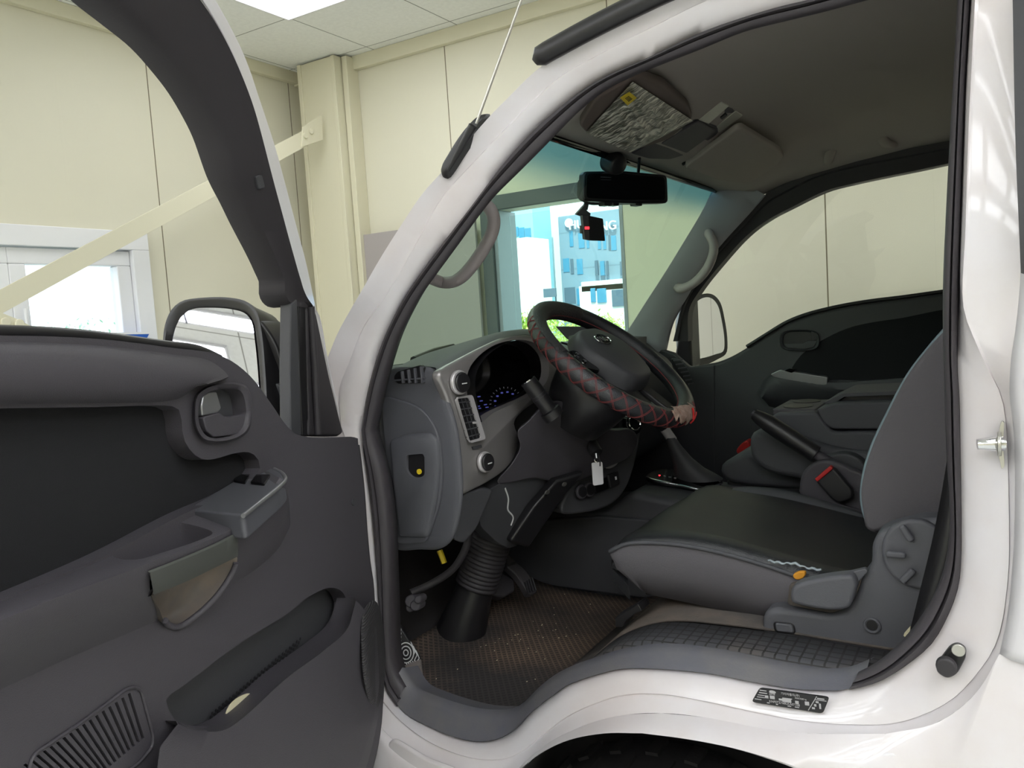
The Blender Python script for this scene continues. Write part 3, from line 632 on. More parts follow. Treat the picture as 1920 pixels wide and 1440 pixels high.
# driver's pillar trim (behind the seal) and its grab handle
drow = [MR(p) for p in g0][5:]; d1 = [MR(p) for p in g1][5:]; d2 = [MR(p) for p in g2][5:]
dt = loft('pillar_trim', [drow, d1, d2], M['pillar'], T, sharp=70, solid=.004)
hl = YP(1.27); hp = cr([YP(1.22)(890, 378), hl(905, 380), hl(919, 392), hl(926, 412), hl(923, 435), hl(906, 468), hl(882, 502), hl(862, 522), hl(845, 529), hl(828, 529), YP(1.23)(805, 520)], 44)
gh = tube('grab_handle', hp, (.0115, .0125), M['grip'], dt, 14); tag(gh, 'grey grab handle loop on the driver pillar')
# sun visors
def visor(name, pts, zf, dirv, **k): return slab(name, pts, dirv, M['headliner'], T, **k)
def HZ(dz):                                           # plane just under the front of the headliner, rising rearwards
    n = V((-.25, 0, 1)).normalized(); return GP((-.775, 1.9, 1.765 + dz), n)
def HV(dz): return GP((-.775, 1.9, 1.765 + dz), V((-.33, -.05, 1)).normalized())
def HS(dz, s): return GP((-.775, 1.9, 1.765 + dz), V((-.25, s, 1)).normalized())
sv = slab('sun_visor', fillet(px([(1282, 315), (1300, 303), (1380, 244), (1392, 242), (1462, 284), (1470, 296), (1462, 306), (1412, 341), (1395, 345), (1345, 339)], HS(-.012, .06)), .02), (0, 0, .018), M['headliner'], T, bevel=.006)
mm = MB(); mm.tube([HZ(-.01)(1280, 308), HZ(-.01)(1292, 302)], .004, 8); mm.build('visor_clip', M['black'], sv)
vis = slab('sun_visor', fillet(px([(1085, 236), (1118, 185), (1180, 152), (1205, 146), (1245, 160), (1290, 200), (1298, 226), (1255, 262), (1200, 280), (1140, 268), (1100, 252)], HV(-.018)), .02), (0, 0, .018), mat('brown_grey_visor', (104, 92, 86), .8), T, bevel=.006)
tag(vis, 'sun visor in a crumpled clear plastic cover')
# crumpled plastic cover on the driver's visor
E1 = HV(-.021); A, B, C_, D_ = E1(1098, 246), E1(1186, 150), E1(1300, 224), E1(1182, 284)
vs = []; fs = []; n = 90
random.seed(3)
ph = [random.random() * 6.28 for _ in range(12)]
for i in range(n):
    for j in range(n):
        s, t = i / (n - 1), j / (n - 1); p = A.lerp(B, s).lerp(D_.lerp(C_, s), t)
        w = .0012 + .0042 * max(0, min(1, (s + t * .9 - .55) * 1.6))
        h = sum(math.sin((s * (14 + 9 * k) + t * (10 - 3 * k)) + ph[k] + 2.0 * math.sin(t * (6 + 2 * k) + s * 5 + k)) / (1 + .2 * k) for k in range(7))
        e = min(1, 6 * min(s, 1 - s, t, 1 - t)); vs.append(p + V((0, 0, -.003 - w * .55 * (1 + h * .55) * e)))
for i in range(n - 1):
    for j in range(n - 1): fs.append([i * n + j, i * n + j + 1, (i + 1) * n + j + 1, (i + 1) * n + j])
fm = bpy.data.materials.new('clear_plastic_film'); fm.use_nodes = True; N = fm.node_tree.nodes; Lk = fm.node_tree.links; N.clear()
o_ = N.new('ShaderNodeOutputMaterial'); mx = N.new('ShaderNodeMixShader'); tr = N.new('ShaderNodeBsdfTransparent'); gl = N.new('ShaderNodeBsdfGlossy'); lw = N.new('ShaderNodeLayerWeight')
tr.inputs['Color'].default_value = (.92, .9, .86, 1); gl.inputs['Roughness'].default_value = .3; gl.inputs['Color'].default_value = (.98, .95, .86, 1); lw.inputs['Blend'].default_value = .66
ge = N.new('ShaderNodeNewGeometry'); mpn = N.new('ShaderNodeMapping'); mpn.inputs['Scale'].default_value = (15, 44, 15); mpn.inputs['Rotation'].default_value = (0, 0, .5); nz = N.new('ShaderNodeTexNoise'); nz.inputs['Scale'].default_value = 1.6; nz.inputs['Detail'].default_value = 5; nz.inputs['Distortion'].default_value = 1.2; bpn = N.new('ShaderNodeBump'); bpn.inputs['Strength'].default_value = 1; bpn.inputs['Distance'].default_value = .012
Lk.new(ge.outputs['Position'], mpn.inputs['Vector']); Lk.new(mpn.outputs[0], nz.inputs['Vector']); Lk.new(nz.outputs['Fac'], bpn.inputs['Height']); Lk.new(bpn.outputs[0], gl.inputs['Normal']); Lk.new(bpn.outputs[0], lw.inputs['Normal'])
Lk.new(lw.outputs['Fresnel'], mx.inputs['Fac']); Lk.new(tr.outputs[0], mx.inputs[1]); Lk.new(gl.outputs[0], mx.inputs[2]); df = N.new('ShaderNodeBsdfDiffuse'); df.inputs['Color'].default_value = (1, .97, .86, 1); mr_ = N.new('ShaderNodeMapRange'); mr_.inputs['From Min'].default_value = .46; mr_.inputs['From Max'].default_value = .62; mr_.inputs['To Max'].default_value = .92; Lk.new(nz.outputs['Fac'], mr_.inputs['Value']); m2 = N.new('ShaderNodeMixShader'); Lk.new(mr_.outputs['Result'], m2.inputs['Fac']); Lk.new(mx.outputs[0], m2.inputs[1]); Lk.new(df.outputs[0], m2.inputs[2]); Lk.new(m2.outputs[0], o_.inputs['Surface'])
cv = mesh('plastic_cover', vs, fs, fm, vis, sharp=25); tag(cv, 'crumpled clear plastic film')
ys = px([(1163, 184), (1180, 173), (1194, 184), (1177, 198)], HV(-.036)); yl = slab('warning_sticker', ys, (0, 0, .001), M['yellow'], vis, bevel=0); tag(yl, 'yellow sticker with black lines')
mm = MB()
for k in range(4):
    t = .3 + .13 * k; a = ys[0].lerp(ys[3], t).lerp(ys[1].lerp(ys[2], t), .32); b = ys[0].lerp(ys[3], t).lerp(ys[1].lerp(ys[2], t), .72); mm.tube([a + V((0, 0, -.0006)), b + V((0, 0, -.0006))], .0008, 5)
mm.build('sticker_print', M['ink'], vis)
# overhead console with the map lamp
cp = HZ(-.016)
LP_ = lambda dz: GP((-.60, 1.9, 1.824 + dz), V((-.38, 0, 1)).normalized())
cp = LP_(-.012)
oc = slab('overhead_console', fillet(px([(1180, 290), (1232, 262), (1305, 224), (1347, 240), (1348, 252), (1290, 290), (1255, 301), (1215, 300)], cp), .015), (0, 0, .04), M['plastic'], T, bevel=.008)
slab('console_lid', fillet(px([(1238, 270), (1308, 228), (1344, 246), (1287, 288)], LP_(-.016)), .01), (0, 0, .006), M['plastic'], oc, bevel=.003)
lamp = slab('map_lamp', fillet(px([(1305, 227), (1358, 184), (1399, 207), (1396, 217), (1349, 250)], LP_(-.006)), .006), (0, 0, .02), M['plastic'], T, bevel=.004)
dl = mat('lamp_lens', (196, 194, 180), .35)
slab('lens', fillet(px([(1309, 226), (1353, 192), (1367, 199), (1325, 236)], LP_(-.009)), .004), (0, 0, .006), dl, lamp, bevel=.002)
slab('lens', fillet(px([(1337, 243), (1380, 209), (1393, 217), (1349, 249)], LP_(-.009)), .004), (0, 0, .006), dl, lamp, bevel=.002)
slab('lamp_switch', fillet(px([(1350, 222), (1360, 214), (1364, 217), (1354, 225)], LP_(-.010)), .002), (0, 0, .006), M['black'], lamp, bevel=.001)
# roof grip above the passenger door
hl = YP(2.56); hp = cr([PL(2.68)(1553, 304), hl(1556, 290), hl(1566, 272), hl(1590, 262), hl(1620, 256), hl(1642, 252), hl(1652, 256), hl(1660, 268), PL(2.68)(1678, 272)], 40)
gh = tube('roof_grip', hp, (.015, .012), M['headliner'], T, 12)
# inside mirror with a wide clip-on mirror
ct = YP(1.88); Rm = [ct(1098, 322), ct(1110, 318), ct(1175, 321), ct(1240, 326), ct(1252, 332), ct(1253, 372), ct(1248, 380), ct(1180, 379), ct(1108, 377), ct(1095, 370), ct(1094, 334)]
# stand the mirror square to its own axis: facing back towards the driver
mc = YP(1.88)(1173, 350); mn = V((.80, -.60, -.06)).normalized(); mp = GP(mc, mn)
op = fillet(px([(1094, 321), (1170, 320), (1252, 328), (1254, 381), (1170, 381), (1093, 376)], mp), .012)
rv = slab('rear_view_mirror', op, -mn * .028, M['black'], T, bevel=.006)
slab('mirror_glass', fillet(px([(1100, 326), (1170, 325), (1247, 332), (1248, 375), (1170, 375), (1099, 371)], GP(mc + mn * .001, mn)), .01), -mn * .002, M['gloss_black'], rv, bevel=.001)
ip = GP(mc - mn * .036, mn)
slab('inner_mirror', fillet(px([(1088, 336), (1100, 330), (1245, 336), (1245, 382), (1110, 384), (1087, 372)], ip), .012), -mn * .02, M['black'], rv, bevel=.006)
mm = MB()
for u in (1128, 1144, 1187): mm.slab(px([(u - 7, 378), (u + 7, 378), (u + 6, 388), (u - 6, 387)], ip), mn * .03)
mm.build('mirror_clip', M['black'], rv, bevel=.002)
tube('mirror_stalk', [YP(1.9)(1199, 297), ip(1197, 322)], .004, M['black'], rv, 8)
mm = MB(); mt_ = GP(mc + mn * .0014, mn); mm.tube([mt_(1126, 332), mt_(1146, 332.5)], .0008, 5); mm.tube([mt_(1126, 337), mt_(1146, 337.5)], .0006, 5); mm.build('mirror_print', M['plastic'], rv)
# bracket on the glass behind the mirror
wb = GP((-.80, 1.80, 1.72), (.75, -.1, -.6))
sb = pebble('sensor_mount', disc(YP(1.80)(1143, 300), (.8, -.4, -.5), .028, 24), V((.03, -.012, -.02)), M['black'], T, sc=.7)
tube('wire', cr([YP(1.84)(1162, 286), YP(1.80)(1166, 302), YP(1.80)(1163, 316)], 14), .0025, M['black'], sb, 6)
# dash camera hanging from the glass
dc = empty('dash_camera', YP(1.86)(1112, 440), 'small black dash camera with a red light hanging below the inside mirror', 'camera')
cm = YP(1.86)(1112, 428); cn = V((.75, -.64, -.15)).normalized(); cpn = GP(cm, cn)
slab('camera_body', fillet(px([(1103, 404), (1131, 410), (1135, 452), (1105, 451)], cpn), .003), -cn * .018, M['black'], dc, bevel=.002)
sd = px([(1092, 404), (1103, 404), (1106, 451), (1097, 449)], cpn); slab('side_cover', sd, -cn * .016, M['plastic'], dc, bevel=.001)
slab('status_light', px([(1097, 425), (1105, 425), (1105, 430), (1097, 430)], GP(cm + cn * .0015, cn)), -cn * .002, M['led'], dc, bevel=0)
slab('lens_barrel', px([(1090, 423), (1098, 423), (1098, 439), (1091, 438)], GP(cm - cn * .01, cn)), -cn * .014, M['black'], dc, bevel=.002)
slab('camera_mount', px([(1080, 402), (1096, 384), (1104, 384), (1100, 394), (1108, 400), (1106, 410), (1092, 406)], GP(cm - cn * .012, cn)), -cn * .012, M['plastic2'], dc, bevel=.002)
slab('mount_arm', px([(1092, 392), (1098, 376), (1106, 376), (1102, 394)], GP(cm - cn * .014, cn)), -cn * .006, M['plastic2'], dc, bevel=.001)
# ---------------------------------------------------------------- passenger door
P_ = YP(PB)
belt = [(1290, 690), (1320, 684), (1345, 679), (1372, 668), (1400, 652), (1440, 627), (1475, 606), (1510, 592), (1560, 579), (1620, 568), (1700, 558), (1765, 549), (1840, 540)]
pd = empty('passenger_door', P_(1560, 800), parent=T)
bl = cr(px(belt, P_), 60)
slab('trim_panel', bl + px([(1840, 1010), (1200, 1010), (1200, 760)], P_), (0, .05, 0), M['plastic2'], pd, bevel=.012)
tag(slab('cloth_insert', cr(px([(1480, 712), (1500, 668), (1560, 628), (1600, 612), (1680, 598), (1840, 584), (1840, 712), (1700, 716), (1560, 712)], YP(PB - .002)), 60, True), (0, .004, 0), M['fabric'], pd, bevel=.002), 'dark cloth insert')
tube('belt_seal', [p + V((0, -.004, .003)) for p in bl[14:]], .006, M['black'], pd, 8)
ar = [cr(px([(1418, 738), (1440, 705), (1470, 700), (1556, 716), (1640, 712), (1730, 706), (1840, 700)], YP(PB)), 30),
      cr(px([(1424, 742), (1446, 706), (1474, 702), (1556, 717), (1640, 713), (1730, 707), (1840, 701)], YP(PB - .06)), 30),
      cr(px([(1428, 746), (1446, 726), (1474, 724), (1550, 730), (1640, 730), (1730, 726), (1840, 722)], YP(PB - .068)), 30),
      cr(px([(1436, 754), (1455, 752), (1480, 752), (1560, 752), (1640, 738), (1730, 734), (1840, 730)], YP(PB - .04)), 30),
      cr(px([(1442, 762), (1460, 766), (1490, 772), (1560, 770), (1640, 742), (1730, 738), (1840, 734)], YP(PB)), 30)]
loft('armrest', ar, M['plastic2'], pd, sharp=60)
tag(slab('switch_panel', fillet(px([(1444, 702), (1462, 693), (1552, 707), (1551, 722), (1530, 723), (1450, 708)], YP(PB - .064)), .006), (0, .03, 0), M['silver2'], pd, bevel=.003), 'silver window switch panel')
slab('window_switch', fillet(px([(1470, 695), (1480, 691), (1494, 694), (1484, 699)], YP(PB - .066)), .002), (0, .01, 0), M['gloss_black'], pd, bevel=.001)
ov = lambda k, c=(1499, 638): [(c[0] + k * 38 * (abs(math.cos(a)) ** .55) * (1 if math.cos(a) > 0 else -1), c[1] + k * 20 * (abs(math.sin(a)) ** .7) * (1 if math.sin(a) > 0 else -1)) for a in [6.28318 * i / 48 for i in range(48)]]
o1, o2, o3 = px(ov(1.0), YP(PB)), px(ov(.96), YP(PB - .014)), px(ov(.84), YP(PB - .010))
ih = loft('inner_handle', [o1, o2, o3, px(ov(.8), YP(PB - .002))], M['plastic2'], pd, cu=True)
mesh('handle_cup', *slab_g(px(ov(.83), YP(PB - .003)), (0, .002, 0)), M['black'], ih)
slab('lever', fillet(px([(1520, 621), (1532, 624), (1533, 637), (1522, 637)], YP(PB - .012)), .003), (0, .01, 0), M['black'], ih, bevel=.002)
slab('lever_plate', fillet(px([(1470, 645), (1505, 644), (1514, 639), (1532, 639), (1526, 650), (1508, 654), (1475, 652)], YP(PB - .012)), .003), (0, .01, 0), M['plastic2'], ih, bevel=.002)
# window frame of the passenger door and its glass
fo = cr(px([(1262, 640), (1283, 562), (1306, 522), (1343, 467), (1403, 400), (1434, 365), (1473, 343), (1520, 320), (1574, 304), (1629, 292), (1700, 279), (1780, 264), (1860, 250)], PL(2.675)), 60)
fi = cr(px([(1290, 640), (1292, 580), (1312, 545), (1350, 497), (1400, 442), (1440, 412), (1485, 388), (1550, 357), (1600, 344), (1660, 331), (1720, 319), (1780, 306), (1860, 290)], PL(2.70)), 60)
loft('window_frame', [[p + V((0, .05, 0)) for p in fo], fo, [a.lerp(b, .3) + V((0, -.004, 0)) for a, b in zip(fo, fi)], [a.lerp(b, .35) + V((0, .008, 0)) for a, b in zip(fo, fi)], fi, [p + V((0, .05, 0)) for p in fi]], M['rubber'], pd, sharp=50)
gp = fi + px([(1860, 560), (1290, 700)], YP(2.70)); mesh('window_glass', [p + V((0, .025, 0)) for p in gp], [list(range(len(gp)))], M['clear'], pd)
# passenger wing mirror outside
wm = empty('wing_mirror', YP(2.9)(1325, 620), parent=T); tag(wm, 'passenger wing mirror')
mc = YP(2.95)(1328, 615); mn = V((.9, -.43, .0)).normalized(); mp = lambda h: GP(mc + mn * h, mn)
ho = cr(px([(1296, 690), (1290, 640), (1289, 590), (1297, 565), (1315, 552), (1336, 552), (1350, 566), (1359, 600), (1364, 640), (1362, 662), (1345, 674), (1318, 686)], mp(0)), 60, True)
hb = [(p - mc) * .55 + mc - mn * .11 for p in ho]; hi_ = cr(px([(1301, 672), (1296, 640), (1295, 592), (1302, 571), (1317, 559), (1333, 559), (1345, 572), (1353, 602), (1358, 640), (1356, 658), (1342, 664), (1318, 671)], mp(0)), 60, True)
v, f = loft_g([[p - mn * .012 for p in hi_], hi_, ho, [a.lerp(b, .5) + (a - mc) * .12 for a, b in zip(ho, hb)], hb], True); f.append(list(range(4 * 60, 5 * 60)))
mesh('mirror_housing', v, f, M['black'], wm, sharp=60)
mesh('mirror_glass', [p + mn * .001 for p in hi_], [list(range(60))], M['mirror'], wm)
slab('mirror_arm', px([(1262, 690), (1280, 560), (1292, 548), (1298, 690)], YP(2.80)), (0, .1, 0), M['black'], T, bevel=.01)
# cowl panel and lower side wall under the passenger end of the dash
box('side_wall', (-.55, 2.735, .88), (1.62, .03, .56), M['under'], T, bevel=0)
slab('cowl_panel', px([(1240, 655), (1262, 662), (1292, 688), (1340, 684), (1340, 1010), (1150, 1010), (1150, 700)], YP(2.655)), (0, .03, 0), M['plastic2'], T, bevel=.006)
# ================================================================= dashboard
da = empty('dashboard', V((-1.0, 1.9, 1.1)), parent=T)
# long moulding across the cab, rounded at the passenger end
def dprof(y):
    k = max(0, (y - 2.38) / .24); e = 1 - .5 * k * k
    z1 = 1.325 - .05 * max(0, min(1, (y - 1.9) / .6)); xr = -.90 - .05 * k * k - .02 * k
    return [V((-1.26, y, 1.29)), V((-1.15, y, 1.315)), V((-1.05, y, z1)), V((xr - .06, y, z1 - .02)), V((xr - .01, y, z1 - .06)), V((xr, y, 1.18)), V((xr + .005, y, 1.08)), V((xr - .03, y, .98)), V((xr - .12, y, .92)), V((-1.26, y, .90))]
rows = [dprof(y) for y in (1.66, 1.74, 1.9, 2.1, 2.3, 2.4, 2.47, 2.53, 2.58, 2.62)]
loft('dash_moulding', [cr(r, 40) for r in rows], M['plastic2'], da, caps=True, sharp=60)
# side end of the dash by the door, with access cover
ES = YP(1.178)
ol = cr(px([(712, 720), (722, 700), (737, 690), (770, 688), (800, 688), (823, 698), (838, 743), (854, 792), (863, 850), (867, 911), (863, 960), (851, 1005), (838, 1022), (818, 1031), (790, 1031), (735, 1026), (725, 940), (714, 850)], ES), 90, True)
ce = sum(ol, V()) / len(ol)
v, f = loft_g([ol] and [[ce + (p - ce) * s + V((0, d, 0)) for p in ol] for s, d in ((.0, -.006), (.5, -.006), (.85, -.005), (.955, -.004), (.99, -.0005), (1.0, .003), (.96, .009), (.88, .016), (.72, .030))], True)
mesh('end_panel', v, f, M['plasticb'], da, sharp=70)
ol = cr(px([(719, 746), (745, 750), (775, 759), (796, 774), (812, 796), (823, 828), (828, 870), (827, 910), (821, 950), (810, 985), (797, 1016), (790, 1018), (738, 1014), (728, 930), (722, 850)], YP(1.166)), 80, True)
ac = slab('access_cover', ol, (0, .02, 0), M['plasticb'], da, bevel=.003)
ob = fillet(px([(727, 826), (760, 815), (806, 812), (818, 826), (822, 868), (818, 920), (800, 1010), (745, 1008), (736, 930)], YP(1.158)), .012)
hb = slab('cover_block', ob, (0, .02, 0), M['plasticb'], da, bevel=.008)
hole = fillet(px([(757, 855), (788, 852), (791, 860), (791, 893), (780, 898), (766, 896), (757, 885)], YP(1.15)), .006)
cut(hb, *slab_g(hole, (0, .05, 0)))
mesh('pocket_back', *slab_g(fillet(px([(752, 850), (795, 850), (795, 902), (752, 902)], YP(1.164)), .004), (0, .001, 0)), M['black'], da)
ky = empty('pocket_latch', YP(1.16)(786, 883), parent=da)
mesh('yellow_clip', *slab_g(disc(YP(1.162)(787, 884), (0, -1, 0), .005, 16), (0, -.003, 0)), M['yellow'], ky)
# corner air vent on the dash top
vp = YP(1.170); vo = fillet(px([(738, 704), (745, 696), (788, 684), (794, 690), (794, 718), (745, 720), (738, 712)], vp), .004)
av = slab('corner_vent', vo, (0, .01, 0), M['black'], da, bevel=.002)
mm = MB()
for k in range(4):
    u = 750 + 12 * k; mm.slab(px([(u, 697 - 3 * k), (u + 3, 696 - 3 * k), (u + 6, 718), (u + 3, 719)], YP(1.164)), V((0, .012, 0)))
mm.slab(px([(738, 712), (794, 708), (794, 711), (738, 715)], YP(1.166)), V((0, .012, 0)))
mm.build('vent_slats', M['plasticb'], av, bevel=.0008)
# silver fascia round the gauges
FX = -.862
def FP(dx): return XP(FX + dx)
o_out = [(823, 701), (836, 690), (860, 676), (884, 663), (915, 647), (945, 634), (975, 628), (1000, 629), (1030, 640), (1050, 665), (1056, 700), (1042, 735), (1010, 752), (978, 776), (966, 794), (972, 812), (973, 832), (966, 858), (950, 880), (915, 905), (890, 918), (868, 926), (866, 911), (863, 850), (854, 792), (838, 743)]
o_in = [(891, 716), (896, 692), (913, 668), (940, 648), (970, 638), (1000, 637), (1026, 648), (1042, 672), (1044, 702), (1034, 724), (1004, 745), (976, 758), (940, 775), (908, 797), (898, 770)]
fas = slab('gauge_fascia', cr(px(o_out, FP(0)), 130, True), (-.02, 0, 0), mat('fascia_silver', (150, 146, 145), .34, metal=.5), da, bevel=.007)
gi = cr(px(o_in, FP(.02)), 70, True)
cut(fas, *slab_g(gi, (-.08, 0, 0)))
gi = cr(px(o_in, FP(0)), 70, True); cg = sum(gi, V()) / len(gi)
bk = [cg + (p - cg) * 1.02 + V((-.10, .03, -.01)) for p in gi]
v, f = loft_g([gi, [a.lerp(b, .5) for a, b in zip(gi, bk)], bk], True); 
mesh('gauge_hood', v, f, M['black'], da, sharp=60)
GX = FX - .085; gp_ = XP(GX)
gc = slab('gauge_cluster', [p + V((.012, 0, 0)) for p in bk], (-.01, 0, 0), M['gloss_black'], da, bevel=0)
gq = XP(GX - .001)
mm = MB(); wm_ = MB(); cd = XP(bk[0].x + .0125); 
def bar(mb, u0, v0, u1, v1, w): mb.tube([cd(u0, v0), cd(u1, v1)], w, 5)
dc_ = (949, 755)
for k in range(17):
    a = math.radians(200 - 14.5 * k); ca, sa = math.cos(a), math.sin(a)
    if dc_[1] - 27 * sa < 775: bar(wm_, dc_[0] + 28 * ca, dc_[1] - 27 * sa, dc_[0] + 31 * ca, dc_[1] - 30 * sa, .0006)
    if k % 2 == 0: bar(mm, dc_[0] + 21 * ca - 1.5, dc_[1] - 20 * sa, dc_[0] + 21 * ca + 1.5, dc_[1] - 20 * sa, .0019)
for (u, v) in ((898, 744), (902, 752), (897, 762), (910, 759), (913, 764), (915, 770), (899, 766), (923, 781)): bar(mm, u - 2.4, v, u + 2.4, v - .6, .0012)
mm.build('gauge_numerals', M['gaugeblue'], gc); wm_.build('gauge_ticks', M['gaugewhite'], gc)
nd = MB(); nd.tube([cd(953, 769), cd(956, 755)], lambda t: .0028 * (1.2 - t), 6); nd.tube([cd(951, 772), cd(954, 766)], .003, 6); nd.build('needle', M['needle'], gc)
# hood over the gauges: padded top between the fascia and the windscreen
hs = cr(px([(793, 686), (812, 678), (830, 668), (854, 655), (875, 644), (900, 633), (930, 624), (960, 619), (991, 617), (1020, 622)], XP(FX - .075)), 40)
hf = cr(px([(823, 701), (836, 690), (860, 676), (884, 663), (915, 647), (945, 634), (975, 628), (1000, 629), (1030, 640), (1050, 665)], FP(-.004)), 40)
hbk = [p + V((-.16, .02, -.03)) for p in hs]
loft('gauge_hood_pad', [[p + V((-.012, 0, -.01)) for p in hf], hf, [a.lerp(b, .35) + V((.006, 0, .006)) for a, b in zip(hf, hs)], [a.lerp(b, .75) + V((0, 0, .003)) for a, b in zip(hf, hs)], hs, hbk], M['plastic'], da, sharp=60)
# dash top shelf
loft('dash_top', [[V((-1.24, y, 1.28)) for y in (1.2, 1.5, 1.9, 2.3, 2.6)], [V((-1.15, y, 1.31)) for y in (1.17, 1.5, 1.9, 2.3, 2.6)], [V((-1.03, y, 1.305)) for y in (1.17, 1.5, 1.9, 2.3, 2.55)], [V((-.98 - .05 * (y > 2.4), y, 1.285 - .02 * (y > 2))) for y in (1.2, 1.5, 1.9, 2.3, 2.54)]], M['plastic'], da, sharp=60, solid=.01)
# round controls and the tall vent in the fascia
def knob(u, v, ru, rv, name):
    c = FP(.004)(u, v); e = (FP(.004)(u + ru, v) - c).length; h = (FP(.004)(u, v + rv) - c).length
    r = h
    b = mesh(name, *slab_g(disc(c, (1, -.12, .05), r * 1.16, 36), (.008, 0, 0)), M['silver'], da, bevel=.003)
    k = mesh('knob', *slab_g(disc(c + V((.008, 0, 0)), (1, -.12, .05), r * .97, 32), (.006, 0, 0)), M['black'], b, bevel=.003)
    mm = MB(); mm.box(c + V((.0155, 0, -.002)), (.002, r * .7, .0018)); mm.build('knob_mark', M['print'], b)
knob(858, 717, 12, 20, 'mirror_control'); knob(906, 866, 13, 17, 'lamp_control')
vo = cr(px([(858, 748), (880, 744), (884, 752), (903, 815), (903, 822), (884, 826), (880, 822)], FP(.004)), 50, True, smooth=False)
tv = slab('air_vent', fillet(px([(856, 747), (881, 743), (904, 822), (880, 828)], FP(.005)), .006), (-.004, 0, 0), M['black'], da, bevel=.001)
fr = fillet(px([(854, 745), (883, 740), (908, 823), (879, 831)], FP(.006)), .007); fr2 = fillet(px([(857, 748), (880, 745), (903, 821), (881, 827)], FP(.008)), .006)
loft('vent_frame', [fr, [p + V((.004, 0, 0)) for p in fr], fr2, [p + V((-.006, 0, 0)) for p in fr2]], M['silver'], tv, cu=True, sharp=50)
mm = MB()
for k in range(6):
    t = (k + .6) / 6.2; a = FP(.007)(857 + 23 * t, 748 + 79 * t); b = FP(.007)(881 + 22 * t, 745 + 76 * t); mm.slab([a + V((0, 0, .0012)), b + V((0, 0, .0012)), b - V((0, 0, .0012)), a - V((0, 0, .0012))], V((-.006, 0, 0)))
for k in (.33, .66):
    mm.slab([FP(.006)(858 + 22 * k - .6, 748 - 3 * k), FP(.006)(858 + 22 * k + .6, 748 - 3 * k), FP(.006)(882 + 21 * k + .6, 827 - 5 * k), FP(.006)(882 + 21 * k - .6, 827 - 5 * k)], V((-.004, 0, 0)))
mm.build('vent_slats', M['plastic2'], tv, bevel=.0006)
slab('vent_tab', px([(888, 791), (895, 790), (896, 794), (889, 795)], FP(.011)), (-.004, 0, 0), M['silver'], tv, bevel=.001)
slab('blank_switch', fillet(px([(886, 838), (903, 834), (904, 839), (888, 843)], FP(.003)), .001), (-.003, 0, 0), M['plastic2'], da, bevel=.001)
# vent at the passenger end of the dash
vo = fillet(px([(1257, 672), (1272, 672), (1288, 690), (1298, 715), (1296, 722), (1288, 724), (1270, 700)], YP(2.50)), .008)
pv = slab('air_vent', vo, (.004, -.006, 0), M['black'], da, bevel=.002)
mm = MB()
for k in range(7):
    u, v = 1262 + 4.6 * k, 675 + 7.4 * k; mm.slab(px([(u, v), (u + 17 - k, v - 2), (u + 18 - k, v), (u + 1, v + 2.4)], YP(2.493)), V((.003, -.004, 0)))
mm.build('vent_slats', M['plastic'], pv)
# column shroud and lower cover
CB = GP((-.80, 1.45, 1.15), (.80, -.28, -.35))
lo = cr(px([(970, 808), (990, 790), (1010, 768), (1036, 752), (1062, 756), (1100, 790), (1150, 806), (1186, 806), (1196, 830), (1180, 856), (1130, 880), (1090, 900), (1046, 905), (1000, 897), (958, 905), (930, 905), (960, 868), (975, 838)], CB), 90, True)
lc = slab('column_cover', lo, (-.05, .085, -.01), M['plastic'], da, bevel=.012)
k2 = GP((-.87, 1.45, 1.0), (.9, -.2, -.25))
slab('knee_panel', fillet(px([(905, 925), (960, 893), (1045, 900), (1085, 890), (1060, 930), (1000, 1000), (960, 1030), (935, 1020), (898, 985)], k2), .02), (-.05, .02, 0), M['plastic2'], da, bevel=.01)
slab('lower_dash', fillet(px([(850, 1012), (868, 926), (905, 915), (925, 918), (895, 990), (870, 1020)], GP((-.875, 1.25, 1.0), (1, -.2, -.1))), .01), (-.10, .06, 0), M['plastic2'], da, bevel=.01)
kb = GP((-.82, 1.5, .98), (.85, -.35, -.3))
slab('shadow_slab', px([(1045, 900), (1100, 884), (1062, 928), (992, 1028), (955, 1016), (1000, 950)], kb), (-.03, .02, 0), M['black'], da, bevel=.008)  # black slab stands in for the shadow band beside the shaft cover
for q in ((1025, 923), (1057, 908)): mesh('screw', *slab_g(disc(GP((-.815, 1.5, .98), (.85, -.35, -.3))(*q), (.85, -.35, -.3), .005, 14), (.003, 0, 0)), M['steel'], da)
tube('hanging_cord', cr([k2(947, 915), k2(953, 935), k2(952, 955), k2(962, 970), k2(958, 985)], 24), .0018, M['print'], da, 6)
# indicator stalk
s0, s1 = YP(1.40)(1040, 782), YP(1.37)(990, 714)
sk = tube('indicator_stalk', [s0, s0.lerp(s1, .18), s0.lerp(s1, .2), s0.lerp(s1, .5), s0.lerp(s1, .52), s0.lerp(s1, .9), s1], lambda t: (.021 if t < .2 else .0155 if t < .5 else .0165), M['black'], T, 20)
for t in (.55, .62): tube('stalk_ring', [s0.lerp(s1, t), s0.lerp(s1, t + .012)], .0172, M['plastic'], sk, 20)
mesh('stalk_cap', *slab_g(disc(s1, s1 - s0, .0135, 24), (s1 - s0).normalized() * .002), M['chrome'], sk)
